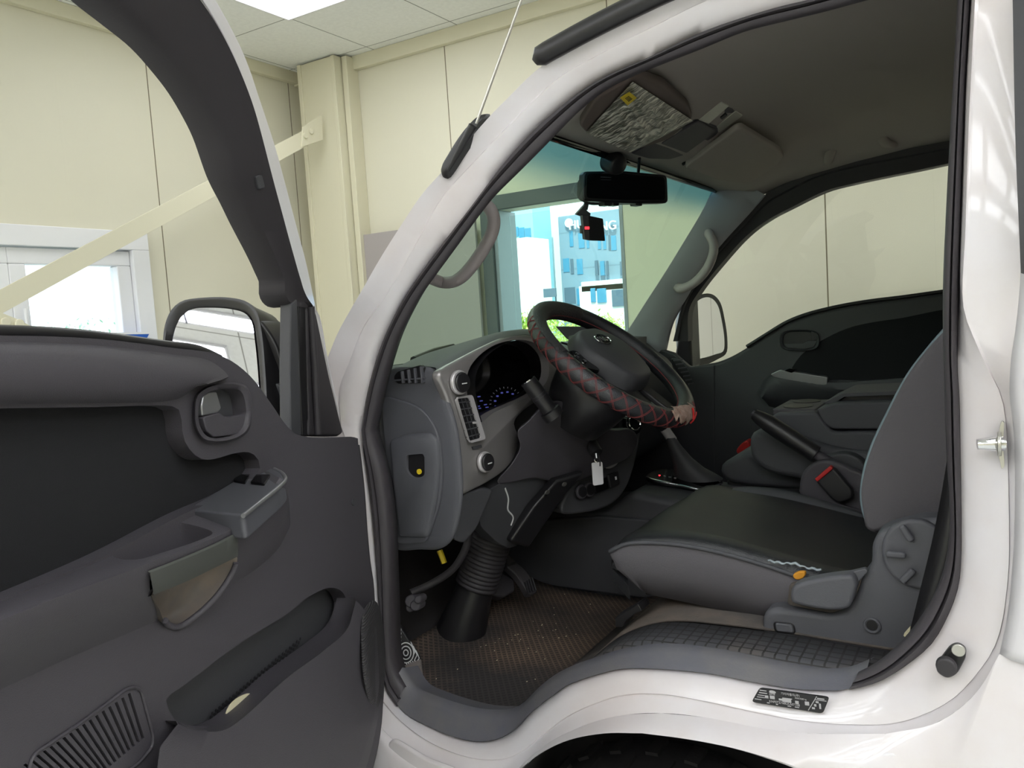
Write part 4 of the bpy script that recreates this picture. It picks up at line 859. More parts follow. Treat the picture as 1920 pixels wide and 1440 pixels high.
# centre stack: sockets, silver trims, heater knob
cs = empty('centre_stack', YP(1.75)(1130, 900), parent=T)
kp = GP((-.80, 1.68, 1.05), (.90, -.36, .12))
slab('stack_panel', cr(px([(1052, 960), (1062, 925), (1092, 890), (1130, 872), (1158, 858), (1168, 826), (1164, 786), (1180, 776), (1204, 784), (1200, 830), (1192, 870), (1176, 915), (1150, 945), (1100, 962)], kp), 90, True), (-.08, .03, 0), M['plastic2'], cs, bevel=.012)
slab('pocket', fillet(px([(1095, 872), (1118, 852), (1150, 846), (1166, 850), (1160, 872), (1120, 884), (1098, 888)], GP((-.798, 1.68, 1.05), (.90, -.36, .12))), .008), (-.004, 0, 0), M['black'], cs, bevel=.001)
k3 = GP((-.785, 1.68, 1.05), (.90, -.36, .12))
tag(slab('silver_trim', cr(px([(1166, 818), (1173, 815), (1170, 842), (1162, 862), (1152, 872), (1146, 874), (1160, 852), (1165, 838)], k3), 30, True), (-.01, 0, 0), M['silver'], cs, bevel=.002), 'silver trim strip')
tag(slab('silver_trim', cr(px([(1144, 872), (1158, 860), (1162, 862), (1158, 870), (1146, 878), (1140, 878)], k3), 24, True), (-.008, 0, 0), M['silver'], cs, bevel=.002), 'silver trim strip')
kc = k3(1180, 795); hk = mesh('heater_knob', *slab_g(disc(kc, (.85, -.4, .2), .024, 32), (.016, -.007, 0)), M['gloss_black'], cs, bevel=.004)
mesh('knob_ring', *tube_g(disc(kc + V((.017, -.008, .004)), (.85, -.4, .2), .017, 32), .0016, 6, True), M['chrome'], hk)
for u, v in ((1090, 922), (1105, 918)):
    c = k3(u, v); so_ = mesh('power_socket', *tube_g(disc(c, (.9, -.36, .1), .013, 28), .0035, 8, True), M['plastic'], cs); mesh('socket_cap', *slab_g(disc(c, (.9, -.36, .1), .012, 24), (.004, 0, 0)), M['black'], so_)
slab('switch', fillet(px([(1115, 905), (1138, 895), (1142, 916), (1118, 926)], k3), .003), (-.006, 0, 0), M['gloss_black'], cs, bevel=.001)
sw_ = slab('switch', fillet(px([(1141, 890), (1160, 883), (1163, 908), (1146, 916)], k3), .003), (-.006, 0, 0), M['black'], cs, bevel=.002)
slab('switch_mark', px([(1153, 894), (1156, 893), (1157, 899), (1154, 900)], GP((-.7845, 1.68, 1.05), (.90, -.36, .12))), (-.001, 0, 0), M['print'], sw_, bevel=0)
# key with white tag, hanging from the ignition lock
kr = empty('key_tag', YP(1.58)(1120, 880), 'white oblong key tag hanging from the ignition lock below the steering wheel', 'key tag')
kt = GP(YP(1.56)(1120, 888), (.8, -.6, 0)); 
slab('tag_plate', fillet(px([(1110, 868), (1130, 866), (1132, 908), (1113, 911)], kt), .004), (-.003, .002, 0), M['card'], kr, bevel=.001)
mesh('tag_ring', *tube_g(disc(kt(1118, 862), (.3, -.9, 0), (.004, .005), 20), .0011, 6, True), M['chrome'], kr)
tube('key_head', [kt(1118, 849), kt(1119, 858)], lambda t: .0065 - .001 * t, M['chrome'], kr, 12)
tube('clip', [kt(1122, 852), kt(1125, 866), kt(1125, 874)], .0015, M['ink'], kr, 6)
tube('ignition_lock', [kt(1119, 850), kt(1116, 838) + V((-.03, .02, .02))], .014, M['black'], da, 16)
# toll unit and its cable on the dash top
tu = empty('toll_unit', YP(1.80)(1105, 640), 'black box with a cable standing on the dash behind the steering wheel', 'device')
tn = V((.8, -.6, .1)).normalized(); tc = YP(1.80)(1105, 640); tp = GP(tc, tn)
slab('unit_body', fillet(px([(1082, 626), (1128, 626), (1126, 648), (1080, 648)], tp), .004), -tn * .05, M['black'], tu, bevel=.003)
slab('stand', px([(1084, 648), (1124, 648), (1128, 660), (1080, 660)], tp), -tn * .04, M['black'], tu, bevel=.002)
tube('cable', cr([tp(1092, 640), tp(1096, 636) + tn * .02, tp(1100, 648) + tn * .02, tp(1096, 660) + tn * .02, tp(1085, 660) + tn * .02, tp(1070, 648), tp(1052, 642)], 40), .0028, M['plastic'], tu, 8)
slab('screen_flap', px([(1044, 612), (1090, 612), (1120, 622), (1100, 628), (1075, 640), (1066, 636)], GP(YP(1.86)(1080, 625), (.6, -.6, .5))), (-.01, .01, 0), M['plastic'], tu, bevel=.002)
tag(slab('phone_plate', fillet(px([(1130, 628), (1150, 636), (1148, 650), (1126, 644)], tp), .003), -tn * .01, M['silver2'], tu, bevel=.001), 'small silver clip')
# wiper resting outside, on the lower edge of the windscreen
wi = tube('wiper', [YP(1.44)(772, 680), YP(1.5)(800, 668), YP(1.6)(836, 656)], .006, M['black'], T, 8)
a, b = YP(1.42)(776, 676), YP(1.62)(850, 648); tube('wiper_blade', [a, a.lerp(b, .5) + V((0, 0, .004)), b], lambda t: .010 - .005 * t, M['black'], wi, 8)
# firewall
loft('firewall', [[V((-1.30, y, 1.30)) for y in (1.12, 1.9, 2.68)], [V((-1.30, y, .62)) for y in (1.12, 1.9, 2.68)]], M['under'], T, solid=.02)
# ================================================================= steering wheel
SWC = V((-.695, 1.525, 1.40 - .105)); AL = .682; RR = .180
wa = V((math.cos(AL), 0, -math.sin(AL))); wb_ = V((0, 1, 0)); wn = V((math.sin(AL), 0, math.cos(AL)))
def wp(r, deg, h=0): a = math.radians(deg); return SWC + (wa * math.cos(a) + wb_ * math.sin(a)) * r + wn * h   # 0 deg: bottom of the wheel
sw = empty('steering_wheel', SWC, parent=T)
tr_ = .0192
tube('rim', [wp(RR, 360 * k / 96) for k in range(96)], (tr_, tr_), M['leather'], sw, 20, True)
def on_rim(deg, psi, lift=.0006): # psi: round the tube, 0 = outwards, 90 = up
    a = math.radians(deg); e = wa * math.cos(a) + wb_ * math.sin(a); q = math.radians(psi)
    return SWC + e * RR + (e * math.cos(q) + wn * math.sin(q)) * (tr_ + lift)
mm = MB()
for k in range(17):                                   # crossed stitching on the wrapped arcs
    d0 = -138 + 9.6 * k
    for off_ in (0, .9):
        for s in (1, -1):
            mm.tube([on_rim(d0 + off_ + s * 13 * (t / 9 - .5), -80 + 160 * t / 9, .0003) for t in range(10)], .00042, 4)
mm.build('red_stitching', M['red_thread'], sw)
mm = MB()
mm.tube([on_rim(360 * k / 90, 178) for k in range(90)], .0009, 5, True)
mm.build('seam', M['red_thread'], sw)
# perforated upper grip
pgm = mat('perforated_leather', (36, 34, 36), .55, bump=1.2, bscale=420)
rows = [[on_rim(150 + 5 * k, ps, .0012) for ps in range(40, 221, 12)] for k in range(23)]
loft('perforated_grip', rows, pgm, sw, solid=.001)
# torn patch at the bottom of the rim
random.seed(5); rows = []
for k in range(22):
    dg = -20 + 34 * k / 21; ed = 1 - abs(k - 10.5) / 10.5; w = 8 + 62 * ed ** .6 + random.uniform(-16, 16); c = 62 + random.uniform(-12, 12)
    rows.append([on_rim(dg, c - w + 2 * w * t / 9, .0014 + random.uniform(0, .0028)) for t in range(10)])
tag(loft('torn_patch', rows, M['torn'], sw, sharp=15, solid=.001), 'torn cover with pale backing showing')
mm = MB()
for dg, p1, p2 in ((4, 20, 70), (9, -20, 40)): mm.tube([on_rim(dg + t, p1 + (p2 - p1) * t / 4, .004) for t in range(5)], .002, 5)
mm.build('red_edge', M['red'], sw)
for dg in (-14, -11):
    pass
# hub and airbag cover, spokes, switch pods
hubw = lambda x, y, h: SWC + wa * x + wb_ * y + wn * h
ho = [(-.088, -.045), (-.092, 0), (-.088, .045), (-.055, .088), (-.01, .098), (.045, .075), (.075, .050), (.082, 0), (.075, -.050), (.045, -.075), (-.01, -.098), (-.055, -.088)]
hp = cr([hubw(x, y, -.012) for x, y in ho], 80, True)
hub = pebble('airbag_cover', hp, wn * .036, M['plastic2'], sw, sc=.84)
mesh('hub_back', *slab_g([p * 1 - wn * .05 + (SWC - p) * .12 for p in hp], wn * .045), M['black'], sw, bevel=.006)
bc = hubw(-.042, -.004, .0245); bo = disc(bc, wn, (.029, .0155), 36, up=-wa)
bg = mesh('badge', *slab_g(bo, wn * .002), M['gloss_black'], hub, bevel=0); tag(bg, 'oval chrome edged badge')
mesh('badge_ring', *tube_g(disc(bc + wn * .002, wn, (.029, .0155), 36, up=-wa), .0017, 6, True), M['chrome'], hub)
text('badge_letters', 'KIA', bc + wn * .0026, wb_, -wa, .021, M['chrome'], hub, depth=.0005)
for s in (-1, 1):
    spk = cr([hubw(-.01, s * .082, -.008), hubw(-.045, s * .11, -.006), hubw(-.05, s * .168, -.004), hubw(.005, s * .172, -.004), hubw(.03, s * .14, -.008), hubw(.04, s * .085, -.008)], 40, True)
    slab('spoke', spk, wn * -.016, M['black'], sw, bevel=.005)
    pod = cr([hubw(-.045, s * .092, .002), hubw(-.048, s * .125, .001), hubw(-.03, s * .148, 0), hubw(0, s * .135, .001), hubw(.02, s * .095, .003), hubw(-.01, s * .088, .003)], 40, True)
    pk = slab('switch_pod', pod, wn * -.008, M['gloss_black'], sw, bevel=.003)
    mm = MB()
    for x, y in ((-.034, .108), (-.026, .122), (-.012, .112)): mm.add(*slab_g(disc(hubw(x, s * y, .003), wn, .0045, 14), wn * .002))
    mm.build('chrome_button', M['chrome'], pk)
    slab('lower_spoke', cr([hubw(.05, s * .03, -.012), hubw(.06, s * .055, -.012), hubw(.172, s * .045, -.006), hubw(.176, s * .022, -.006)], 30, True), wn * -.012, M['black'], sw, bevel=.004)
# upper shroud behind the wheel
sh = [[hubw(r * math.cos(6.283 * k / 40) * 1.0, r * math.sin(6.283 * k / 40), -h) for k in range(40)] for r, h in ((.030, .03), (.078, .042), (.090, .070), (.082, .11), (.066, .16))]
loft('column_shroud', sh, M['black'], T, cu=True, caps=True, sharp=60)
# steering shaft: cover, bellows, base boot
sb = V(YP(1.42)(861, 1196)); st_ = V(YP(1.47)(934, 968))
ax = (st_ - sb); 
def sp(t): return sb + ax * t
bo_ = empty('shaft_boot', sb, parent=T)
rows = []
e1, e2 = frame_at(ax)
def circ(t, r): return [sp(t) + e1 * r * math.cos(6.28318 * k / 40) + e2 * r * math.sin(6.28318 * k / 40) for k in range(40)]
R0 = .048
rr = []
for k in range(13): rr += [(.43 + .034 * k, R0 * .93), (.43 + .034 * k + .010, R0 * 1.0), (.43 + .034 * k + .022, R0 * 1.0)]
loft('bellows', [circ(t, r) for t, r in rr], M['rubber'], bo_, cu=True, caps=True, sharp=80)
loft('base_boot', [circ(-.10, .052), circ(.0, .058), circ(.05, .057), circ(.2, .050), circ(.42, .041), circ(.45, .04)], M['black'], bo_, cu=True, caps=True, sharp=70)
uq = GP(sp(.95), (.75, -.55, -.2))
slab('shaft_cover', fillet(px([(898, 968), (925, 962), (935, 985), (958, 1022), (940, 1035), (893, 1018), (885, 990)], uq), .01), (-.05, .05, 0), M['plastic2'], bo_, bevel=.01)
tube('cover_edge', cr(px([(903, 966), (918, 992), (940, 1018), (955, 1024)], GP(sp(.95) + V((.012, -.008, 0)), (.75, -.55, -.2))), 20), .004, M['plastic'], bo_, 8)
# pedals
pa = GP((-.965, 1.62, .80), (.8, -.2, .55))
ap = slab('accelerator_pedal', cr(px([(951, 1060), (966, 1054), (985, 1068), (1000, 1090), (1008, 1108), (994, 1115), (984, 1100), (970, 1080)], pa), 36, True), (-.015, 0, -.01), M['rubber'], T, bevel=.004)
mm = MB(); pa2 = GP(V((-.965, 1.62, .80)) + V((.002, 0, .001)), (.8, -.2, .55))
for k in range(4): mm.tube(px([(984 + 4.5 * k, 1092 - 3 * k), (991 + 4.5 * k, 1113 - 2 * k)], pa2), .0025, 6)
mm.build('pedal_ribs', M['black'], ap)
tube('pedal_arm', [pa(960, 1060), pa(945, 1030) + V((-.05, .02, .02)), pa(955, 1000) + V((-.1, .02, .06))], .012, M['under'], T, 8)
bp_ = GP((-1.0, 1.50, .78), (.85, -.1, .5))
slab('brake_pedal', fillet(px([(922, 1100), (940, 1072), (964, 1086), (966, 1108), (945, 1120), (925, 1116)], bp_), .006), (-.02, 0, -.012), M['rubber'], T, bevel=.005)
# ================================================================= floor
fp = [(-1.30, .98), (-1.24, .86), (-1.16, .74), (-1.09, .695), (-.98, .682), (-.84, .678), (-.75, .69), (-.68, .73), (-.62, .79), (-.56, .838), (-.48, .866), (-.36, .876), (-.1, .876), (.18, .876)]
loft('cab_floor', [cr([V((x, y, z - .02)) for x, z in fp], 60) for y in (1.11, 1.5, 1.9, 2.3, 2.68)], M['under'], T, sharp=80, solid=.02)
# rubber mat with a raised honeycomb pattern, dusty
dm = bpy.data.materials.new('dusty_floor_mat'); dm.use_nodes = True; N = dm.node_tree.nodes; Lk = dm.node_tree.links; b = N['Principled BSDF']; b.inputs['Roughness'].default_value = .75; b.inputs['Specular IOR Level'].default_value = .3
g = N.new('ShaderNodeNewGeometry'); mp_ = N.new('ShaderNodeMapping'); mp_.inputs['Scale'].default_value = (92, 92, 0); mp_.inputs['Rotation'].default_value = (0, 0, .9)
Lk.new(g.outputs['Position'], mp_.inputs['Vector'])
vo = N.new('ShaderNodeTexVoronoi'); vo.feature = 'DISTANCE_TO_EDGE'; vo.inputs['Scale'].default_value = 1.0; vo.inputs['Randomness'].default_value = .0; vo.voronoi_dimensions = '2D'; Lk.new(mp_.outputs[0], vo.inputs['Vector'])
lt = N.new('ShaderNodeMath'); lt.operation = 'LESS_THAN'; lt.inputs[1].default_value = .16; Lk.new(vo.outputs['Distance'], lt.inputs[0])
n1 = N.new('ShaderNodeTexNoise'); n1.inputs['Scale'].default_value = 3.6; n1.inputs['Detail'].default_value = 7; Lk.new(g.outputs['Position'], n1.inputs['Vector'])
rp = N.new('ShaderNodeValToRGB'); rp.color_ramp.elements[0].position = .40; rp.color_ramp.elements[1].position = .68; rp.color_ramp.elements[0].color = lin((62, 58, 57)); rp.color_ramp.elements[1].color = lin((138, 116, 98)); Lk.new(n1.outputs['Fac'], rp.inputs['Fac'])
mx = N.new('ShaderNodeMix'); mx.data_type = 'RGBA'; mx.inputs['B'].default_value = lin((44, 42, 42)); Lk.new(rp.outputs[0], mx.inputs['A'])
inv = N.new('ShaderNodeMath'); inv.operation = 'SUBTRACT'; inv.inputs[0].default_value = 1; Lk.new(lt.outputs[0], inv.inputs[1]); ml = N.new('ShaderNodeMath'); ml.operation = 'MULTIPLY'; ml.inputs[1].default_value = .75; Lk.new(inv.outputs[0], ml.inputs[0])
Lk.new(ml.outputs[0], mx.inputs['Factor']); Lk.new(mx.outputs['Result'], b.inputs['Base Color'])
bu = N.new('ShaderNodeBump'); bu.inputs['Strength'].default_value = .8; bu.inputs['Distance'].default_value = .003; Lk.new(lt.outputs[0], bu.inputs['Height']); Lk.new(bu.outputs[0], b.inputs['Normal'])
fm = [(-1.10, .715), (-1.05, .697), (-.98, .69), (-.84, .686), (-.75, .694), (-.69, .72)]
def edge_in(x): # inner edge follows the sill
    return 1.128 if x > -.9 else 1.14 + (-.9 - x) * .35
frow = [cr([V((x, edge_in(x) + (1.78 - edge_in(x)) * t, z)) for x, z in fm], 30) for t in [i / 14 for i in range(15)]]
flm = loft('floor_mat', frow, dm, T, sharp=80, solid=.006); tag(flm, 'dusty black honeycomb rubber floor mat')
# small pale grit on the mat
mm = MB(); random.seed(11)
for k in range(60):
    x = random.gauss(-.93, .08); y = random.gauss(1.42, .12)
    if -1.08 < x < -.72 and 1.17 < y < 1.75: mm.box((x, y, .6955), (random.uniform(.0008, .002), random.uniform(.0008, .003), .001), Matrix.Rotation(random.random() * 3, 3, 'Z'))
gr = mm.build('grit', M['paper'], flm); gr['kind'] = 'stuff'
# step mat with raised squares on the wheel-arch rise
qm = bpy.data.materials.new('checkered_rubber'); qm.use_nodes = True; N = qm.node_tree.nodes; Lk = qm.node_tree.links; b = N['Principled BSDF']; b.inputs['Roughness'].default_value = .6
g = N.new('ShaderNodeNewGeometry'); s = N.new('ShaderNodeSeparateXYZ'); Lk.new(g.outputs['Position'], s.inputs[0])
def grid(src, per):
    a = N.new('ShaderNodeMath'); a.operation = 'PINGPONG'; a.inputs[1].default_value = per / 2; Lk.new(src, a.inputs[0]); c = N.new('ShaderNodeMath'); c.operation = 'GREATER_THAN'; c.inputs[1].default_value = per * .09; Lk.new(a.outputs[0], c.inputs[0]); return c
c1 = grid(s.outputs['X'], .017); ad = N.new('ShaderNodeMath'); ad.operation = 'ADD'; Lk.new(s.outputs['Y'], ad.inputs[0]); Lk.new(s.outputs['Z'], ad.inputs[1]); c2 = grid(ad.outputs[0], .017)
mu = N.new('ShaderNodeMath'); mu.operation = 'MULTIPLY'; Lk.new(c1.outputs[0], mu.inputs[0]); Lk.new(c2.outputs[0], mu.inputs[1])
n1 = N.new('ShaderNodeTexNoise'); n1.inputs['Scale'].default_value = 6; n1.inputs['Detail'].default_value = 6; Lk.new(g.outputs['Position'], n1.inputs['Vector'])
rp = N.new('ShaderNodeValToRGB'); rp.color_ramp.elements[0].position = .42; rp.color_ramp.elements[1].position = .7; rp.color_ramp.elements[0].color = lin((68, 68, 72)); rp.color_ramp.elements[1].color = lin((104, 94, 84)); Lk.new(n1.outputs['Fac'], rp.inputs['Fac']); mq_ = N.new('ShaderNodeMix'); mq_.data_type = 'RGBA'; mq_.inputs['A'].default_value = lin((40, 38, 38)); Lk.new(mu.outputs[0], mq_.inputs['Factor']); Lk.new(rp.outputs[0], mq_.inputs['B']); Lk.new(mq_.outputs['Result'], b.inputs['Base Color'])
bu = N.new('ShaderNodeBump'); bu.inputs['Strength'].default_value = .9; bu.inputs['Distance'].default_value = .003; Lk.new(mu.outputs[0], bu.inputs['Height']); Lk.new(bu.outputs[0], b.inputs['Normal'])
se = [(-.72, .722), (-.67, .752), (-.62, .80), (-.56, .850), (-.49, .880), (-.38, .890), (-.12, .888)]
sr = [cr([V((x, y, z - (.012 if y < 1.135 else .0))) for x, z in se], 40) for y in (1.128, 1.14, 1.16, 1.22)]
loft('step_mat', sr, qm, T, sharp=70, solid=.008)
tag(loft('carpet_edge', [[p + V((0, .03 + .3 * t, .001)) for p in cr([V((x, 1.20, z)) for x, z in se], 40)] for t in (0, 1)], M['dirtymat'], T, solid=.004), 'dusty edge of the seat platform')
# foot rest strip with a printed pattern in the front corner
fr_ = GP((-1.08, 1.19, .80), (.55, -.8, .25))
ftp = px([(744, 1160), (752, 1176), (792, 1240), (762, 1258), (744, 1215)], fr_)
fr = slab('foot_rest', ftp, (-.02, .02, 0), M['black'], T, bevel=.003)
mm = MB(); fr2 = GP(V((-1.08, 1.19, .80)) + V((.002, -.0025, .001)), (.55, -.8, .25)); c = fr2(761, 1224)
for r in (.0045, .010, .0155): mm.tube(disc(c, (.55, -.8, .25), (r, r * 1.25), 28), .0012, 5, True)
for k in range(5): mm.tube(px([(745, 1172 + 7 * k), (752, 1180 + 7 * k), (748, 1196 + 7 * k)], fr2), .001, 5)
for k in range(6): mm.tube(px([(757 + 4 * k, 1244 - 1.2 * k), (761 + 4 * k, 1252 - 1.8 * k)], fr2), .001, 5)
for k in range(3): mm.tube(px([(770 + 5 * k, 1203 + 8 * k), (778 + 4 * k, 1222 + 6 * k), (773 + 4 * k, 1234 + 4 * k)], fr2), .001, 5)
mm.build('printed_pattern', M['print'], fr)
slab('worn_strip', fillet(px([(758, 1256), (790, 1244), (794, 1284), (790, 1300), (772, 1302), (760, 1290)], GP((-1.04, 1.165, .73), (.55, -.8, .2))), .005), (-.015, .02, 0), mat('worn_grey_rubber', (116, 108, 104), .8, bump=.5, bscale=120), T, bevel=.003)
# wiring under the dash
tube('wire_loom', cr([YP(1.35)(880, 1000), YP(1.33)(872, 1030), YP(1.32)(850, 1066), YP(1.30)(810, 1094), YP(1.26)(770, 1112)], 30), .008, M['rubber'], T, 8)
tag(tube('connector_tag', cr([YP(1.28)(824, 1032), YP(1.28)(828, 1042), YP(1.28)(833, 1056)], 10), .006, M['yellow'], T, 6), 'yellow plastic connector')
mm = MB()
for q, s in (((770, 1128), .014), ((778, 1136), .012), ((768, 1140), .010), ((783, 1125), .009)): mm.add(*slab_g(disc(YP(1.25)(*q), (.6, -.7, .3), s, 10), (0, .02, 0)))
mm.build('clamp', M['plastic'], T, bevel=.004)
slab('heater_box', fillet(px([(790, 1090), (850, 1078), (905, 1082), (960, 1110), (950, 1170), (800, 1175)], GP((-1.17, 1.6, .8), (1, -.2, .2))), .02), (-.05, .05, 0), M['plastic2'], T, bevel=.015)
# engine cover between the seats with the gear selector
ec = empty('engine_cover', V((-.72, 2.0, .68)), parent=T)
pr = [(-1.26, .68), (-1.26, .84), (-.98, .885), (-.86, .90), (-.79, .955), (-.62, .935), (-.30, .93), (-.30, .68)]
loft('cover_shell', [cr([V((x, y, z)) for x, z in pr], 50, smooth=False) for y in (1.80, 2.06)], M['plastic2'], ec, caps=True, bevel=.02, seg=4)
tag(slab('tunnel_side', [V((x, 1.79, z)) for x, z in ((-1.26, .69), (-1.26, .83), (-.98, .875), (-.86, .89), (-.6, .89), (-.6, .69))], (0, .02, 0), M['plastic2'], ec, bevel=.006), None)
zp = GP((-.70, 1.92, .958), (.16, -.02, 1))
gs = empty('gear_selector', zp(1280, 900), parent=T)
pl = cr(px([(1212, 894), (1222, 884), (1245, 879), (1275, 882), (1330, 895), (1352, 905), (1345, 912), (1322, 917), (1270, 907), (1225, 899)], zp), 60, True)
slab('selector_plate', pl, (0, 0, -.012), M['gloss_black'], gs, bevel=.003)
tag(tube('chrome_edge', cr(px([(1212, 895), (1225, 900), (1270, 909), (1322, 919), (1338, 913), (1353, 905)], zp), 40), .0035, M['chrome'], gs, 8), 'chrome edge strip')
mm = MB(); mm.add(*text(None, 'P', zp(1237, 892) + V((0, 0, .001)), (.8, .6, -.13), (-.6, .8, .1), .011, None)); mm.build('lit_letter', M['led'], gs)
mm = MB()
for t_, u, v in (('R', 1246, 893), ('N', 1256, 895), ('D', 1266, 897)): mm.add(*text(None, t_, zp(u, v) + V((0, 0, .001)), (.8, .6, -.13), (-.6, .8, .1), .009, None))
mm.build('letters', M['print'], gs)
tp_ = YP(1.93)(1257, 820); bt_ = zp(1310, 897)
rows = []
for t, a, b2 in ((0, .062, .05), (.12, .058, .045), (.35, .040, .034), (.6, .026, .024), (.85, .016, .017), (1, .013, .014)):
    c = bt_.lerp(tp_, t) + V((.0, 0, -.012 * math.sin(t * 3.14))); rows.append([c + V((a * math.cos(6.283 * k / 24) , b2 * math.sin(6.283 * k / 24), 0)) for k in range(24)])
loft('selector_boot', rows, M['plastic2'], gs, cu=True, sharp=60)
d = (tp_ - bt_).normalized()
tag(tube('lever_collar', [tp_ - d * .01, tp_ + d * .035], .0125, M['silver'], gs, 20), 'silver collar'); tube('lever_knob', [tp_ + d * .03, tp_ + d * .05, tp_ + d * .10], lambda t: .014 + .008 * t, M['black'], gs, 16)
# ================================================================= driver's seat
ds = empty('driver_seat', V((-.30, 1.52, .87)), parent=T)
def seat_sec(y, dz, inset, drop=0):
    top = [(-.612, .955), (-.60, .985), (-.57, 1.0), (-.50, 1.008), (-.42, 1.004), (-.33, .988), (-.25, .972), (-.18, .965), (-.08, .965)]
    out = []
    for i, (x, z) in enumerate(top):
        w = math.sin(min(1, (x + .612) / .5) * 3.14159 * .5) if x > -.60 else 0
        f = max(0, min(1, (x + .60) / .12)) if x < 0 else 1
        out.append(V((x + inset, y, z - dz * f - drop)))
    return out
ysec = [(1.272, .0, .01, .010), (1.285, -.004, .004, .002), (1.315, -.004, 0, 0), (1.35, .012, 0, 0), (1.40, .036, 0, .0), (1.46, .045, -.002, 0), (1.52, .048, -.004, 0), (1.58, .045, -.004, 0), (1.64, .034, 0, 0), (1.69, .024, 0, 0), (1.72, .022, 0, 0), (1.76, .030, .006, .0), (1.775, .034, .015, .014)]
rows = [cr(seat_sec(*s), 40) for s in ysec]
rows = [[r[0] + V((.03, 0, -.03))] + r for r in rows]
rows = [[p + V((0, .008, -.03)) for p in rows[0]]] + rows + [[p + V((0, -.008, -.04)) for p in rows[-1]]]
loft('seat_cushion', rows, M['leather'], ds, sharp=80)
bu_ = cr(px([(1318, 934), (1350, 920), (1400, 913), (1450, 915), (1530, 934), (1625, 964)], YP(1.755)), 40); bl2 = cr(px([(1322, 940), (1365, 934), (1420, 941), (1490, 960), (1560, 979), (1628, 992)], YP(1.715)), 40)
tag(loft('side_bolster', [[p + V((0, .02, -.02)) for p in bu_], bu_, [a.lerp(b, .4) + V((0, -.004, .007)) for a, b in zip(bu_, bl2)], bl2, [p + V((0, -.004, -.014)) for p in bl2]], M['seatgrey2'], ds, sharp=80), 'grey bolster along the far side')
# grey skirt: wraps the near side, the front and the far side
skt = [(-.10, .965), (-.20, .957), (-.263, .962), (-.33, .978), (-.42, .994), (-.50, .998), (-.57, .990), (-.598, .975)]
skb = [(-.10, .870), (-.20, .868), (-.30, .872), (-.36, .882), (-.44, .892), (-.50, .897), (-.545, .902), (-.565, .915)]
t_ = cr([V((x, 1.268, z)) for x, z in skt], 40) + cr([V((-.606, 1.28, .97)), V((-.612, 1.33, .965)), V((-.618, 1.52, .955)), V((-.612, 1.72, .965)), V((-.60, 1.775, .972))], 30) + cr([V((x, 1.778, z - .01)) for x, z in reversed(skt)], 40)
b_ = cr([V((x, 1.285, z)) for x, z in skb], 40) + cr([V((-.572, 1.30, .915)), V((-.578, 1.34, .912)), V((-.582, 1.52, .905)), V((-.576, 1.72, .912)), V((-.566, 1.76, .915))], 30) + cr([V((x, 1.762, z)) for x, z in reversed(skb)], 40)
md = [a.lerp(b, .5) for a, b in zip(t_, b_)]; cs_ = V((-.30, 1.52, 0)); md = [p + V((p.x - cs_.x, p.y - cs_.y, 0)).normalized() * .012 for p in md]
up_ = [a.lerp(b, .06) + V((a.x - cs_.x, a.y - cs_.y, 0)).normalized() * .004 for a, b in zip(t_, b_)]
skirt = loft('cushion_skirt', [t_, up_, md, b_, [p + (V((cs_.x, cs_.y, p.z)) - p) * .2 + V((0, 0, -.004)) for p in b_]], M['seatgrey'], ds, sharp=80); tag(skirt, 'grey cushion side')
tube('piping', [p + V((0, -.003 if p.y < 1.3 else .003, .003)) for p in t_[:70]], .0035, M['seatgrey2'], ds, 8)
mm = MB()
for k in range(26):
    t = .62 - .0105 * k; i = int(t * 39); 
sm = cr(px([(1440, 1051), (1465, 1056), (1490, 1057), (1510, 1064), (1540, 1069)], YP(1.262)), 24); tube('torn_seam', [p + V((0, 0, .0012 * math.sin(i * 1.7))) for i, p in enumerate(sm)], lambda t: .0012 + .0012 * abs(math.sin(9 * t)), M['thread'], ds, 6)
tag(slab('foam_tear', cr(px([(1486, 1080), (1496, 1073), (1510, 1074), (1506, 1084), (1492, 1087)], YP(1.258)), 20, True), (0, .01, 0), M['foam'], ds, bevel=.002), 'orange foam showing through a tear')
# backrest
bk_o = [(1628, 1000), (1616, 960), (1612, 925), (1617, 890), (1632, 840), (1662, 775), (1702, 700), (1742, 648), (1775, 612), (1830, 540), (1990, 560), (1940, 700), (1880, 860), (1830, 1000), (1740, 975), (1680, 988)]
ol = cr(px(bk_o, YP(1.32)), 100, True)
br_ = slab('backrest', ol, (0, .42, 0), M['seatgrey'], ds, bevel=.035, seg=5)
th = MB(); fo_ = cr(px([(1625, 985), (1615, 945), (1617, 900), (1633, 842), (1664, 776), (1704, 702), (1744, 650), (1776, 613)], YP(1.318)), 90)
for k in range(0, 88, 2): th.tube([fo_[k] + V((.007, .004, 0)), fo_[k].lerp(fo_[k + 1], .8) + V((.007, .004, 0))], .0011, 5)
th.build('stitching', M['thread'], br_)
tag(tube('backrest_piping', [p + V((.0, .010, 0)) for p in fo_], .0032, mat('blue_grey_piping', (104, 120, 128), .6), br_, 8), 'pale blue grey piping')
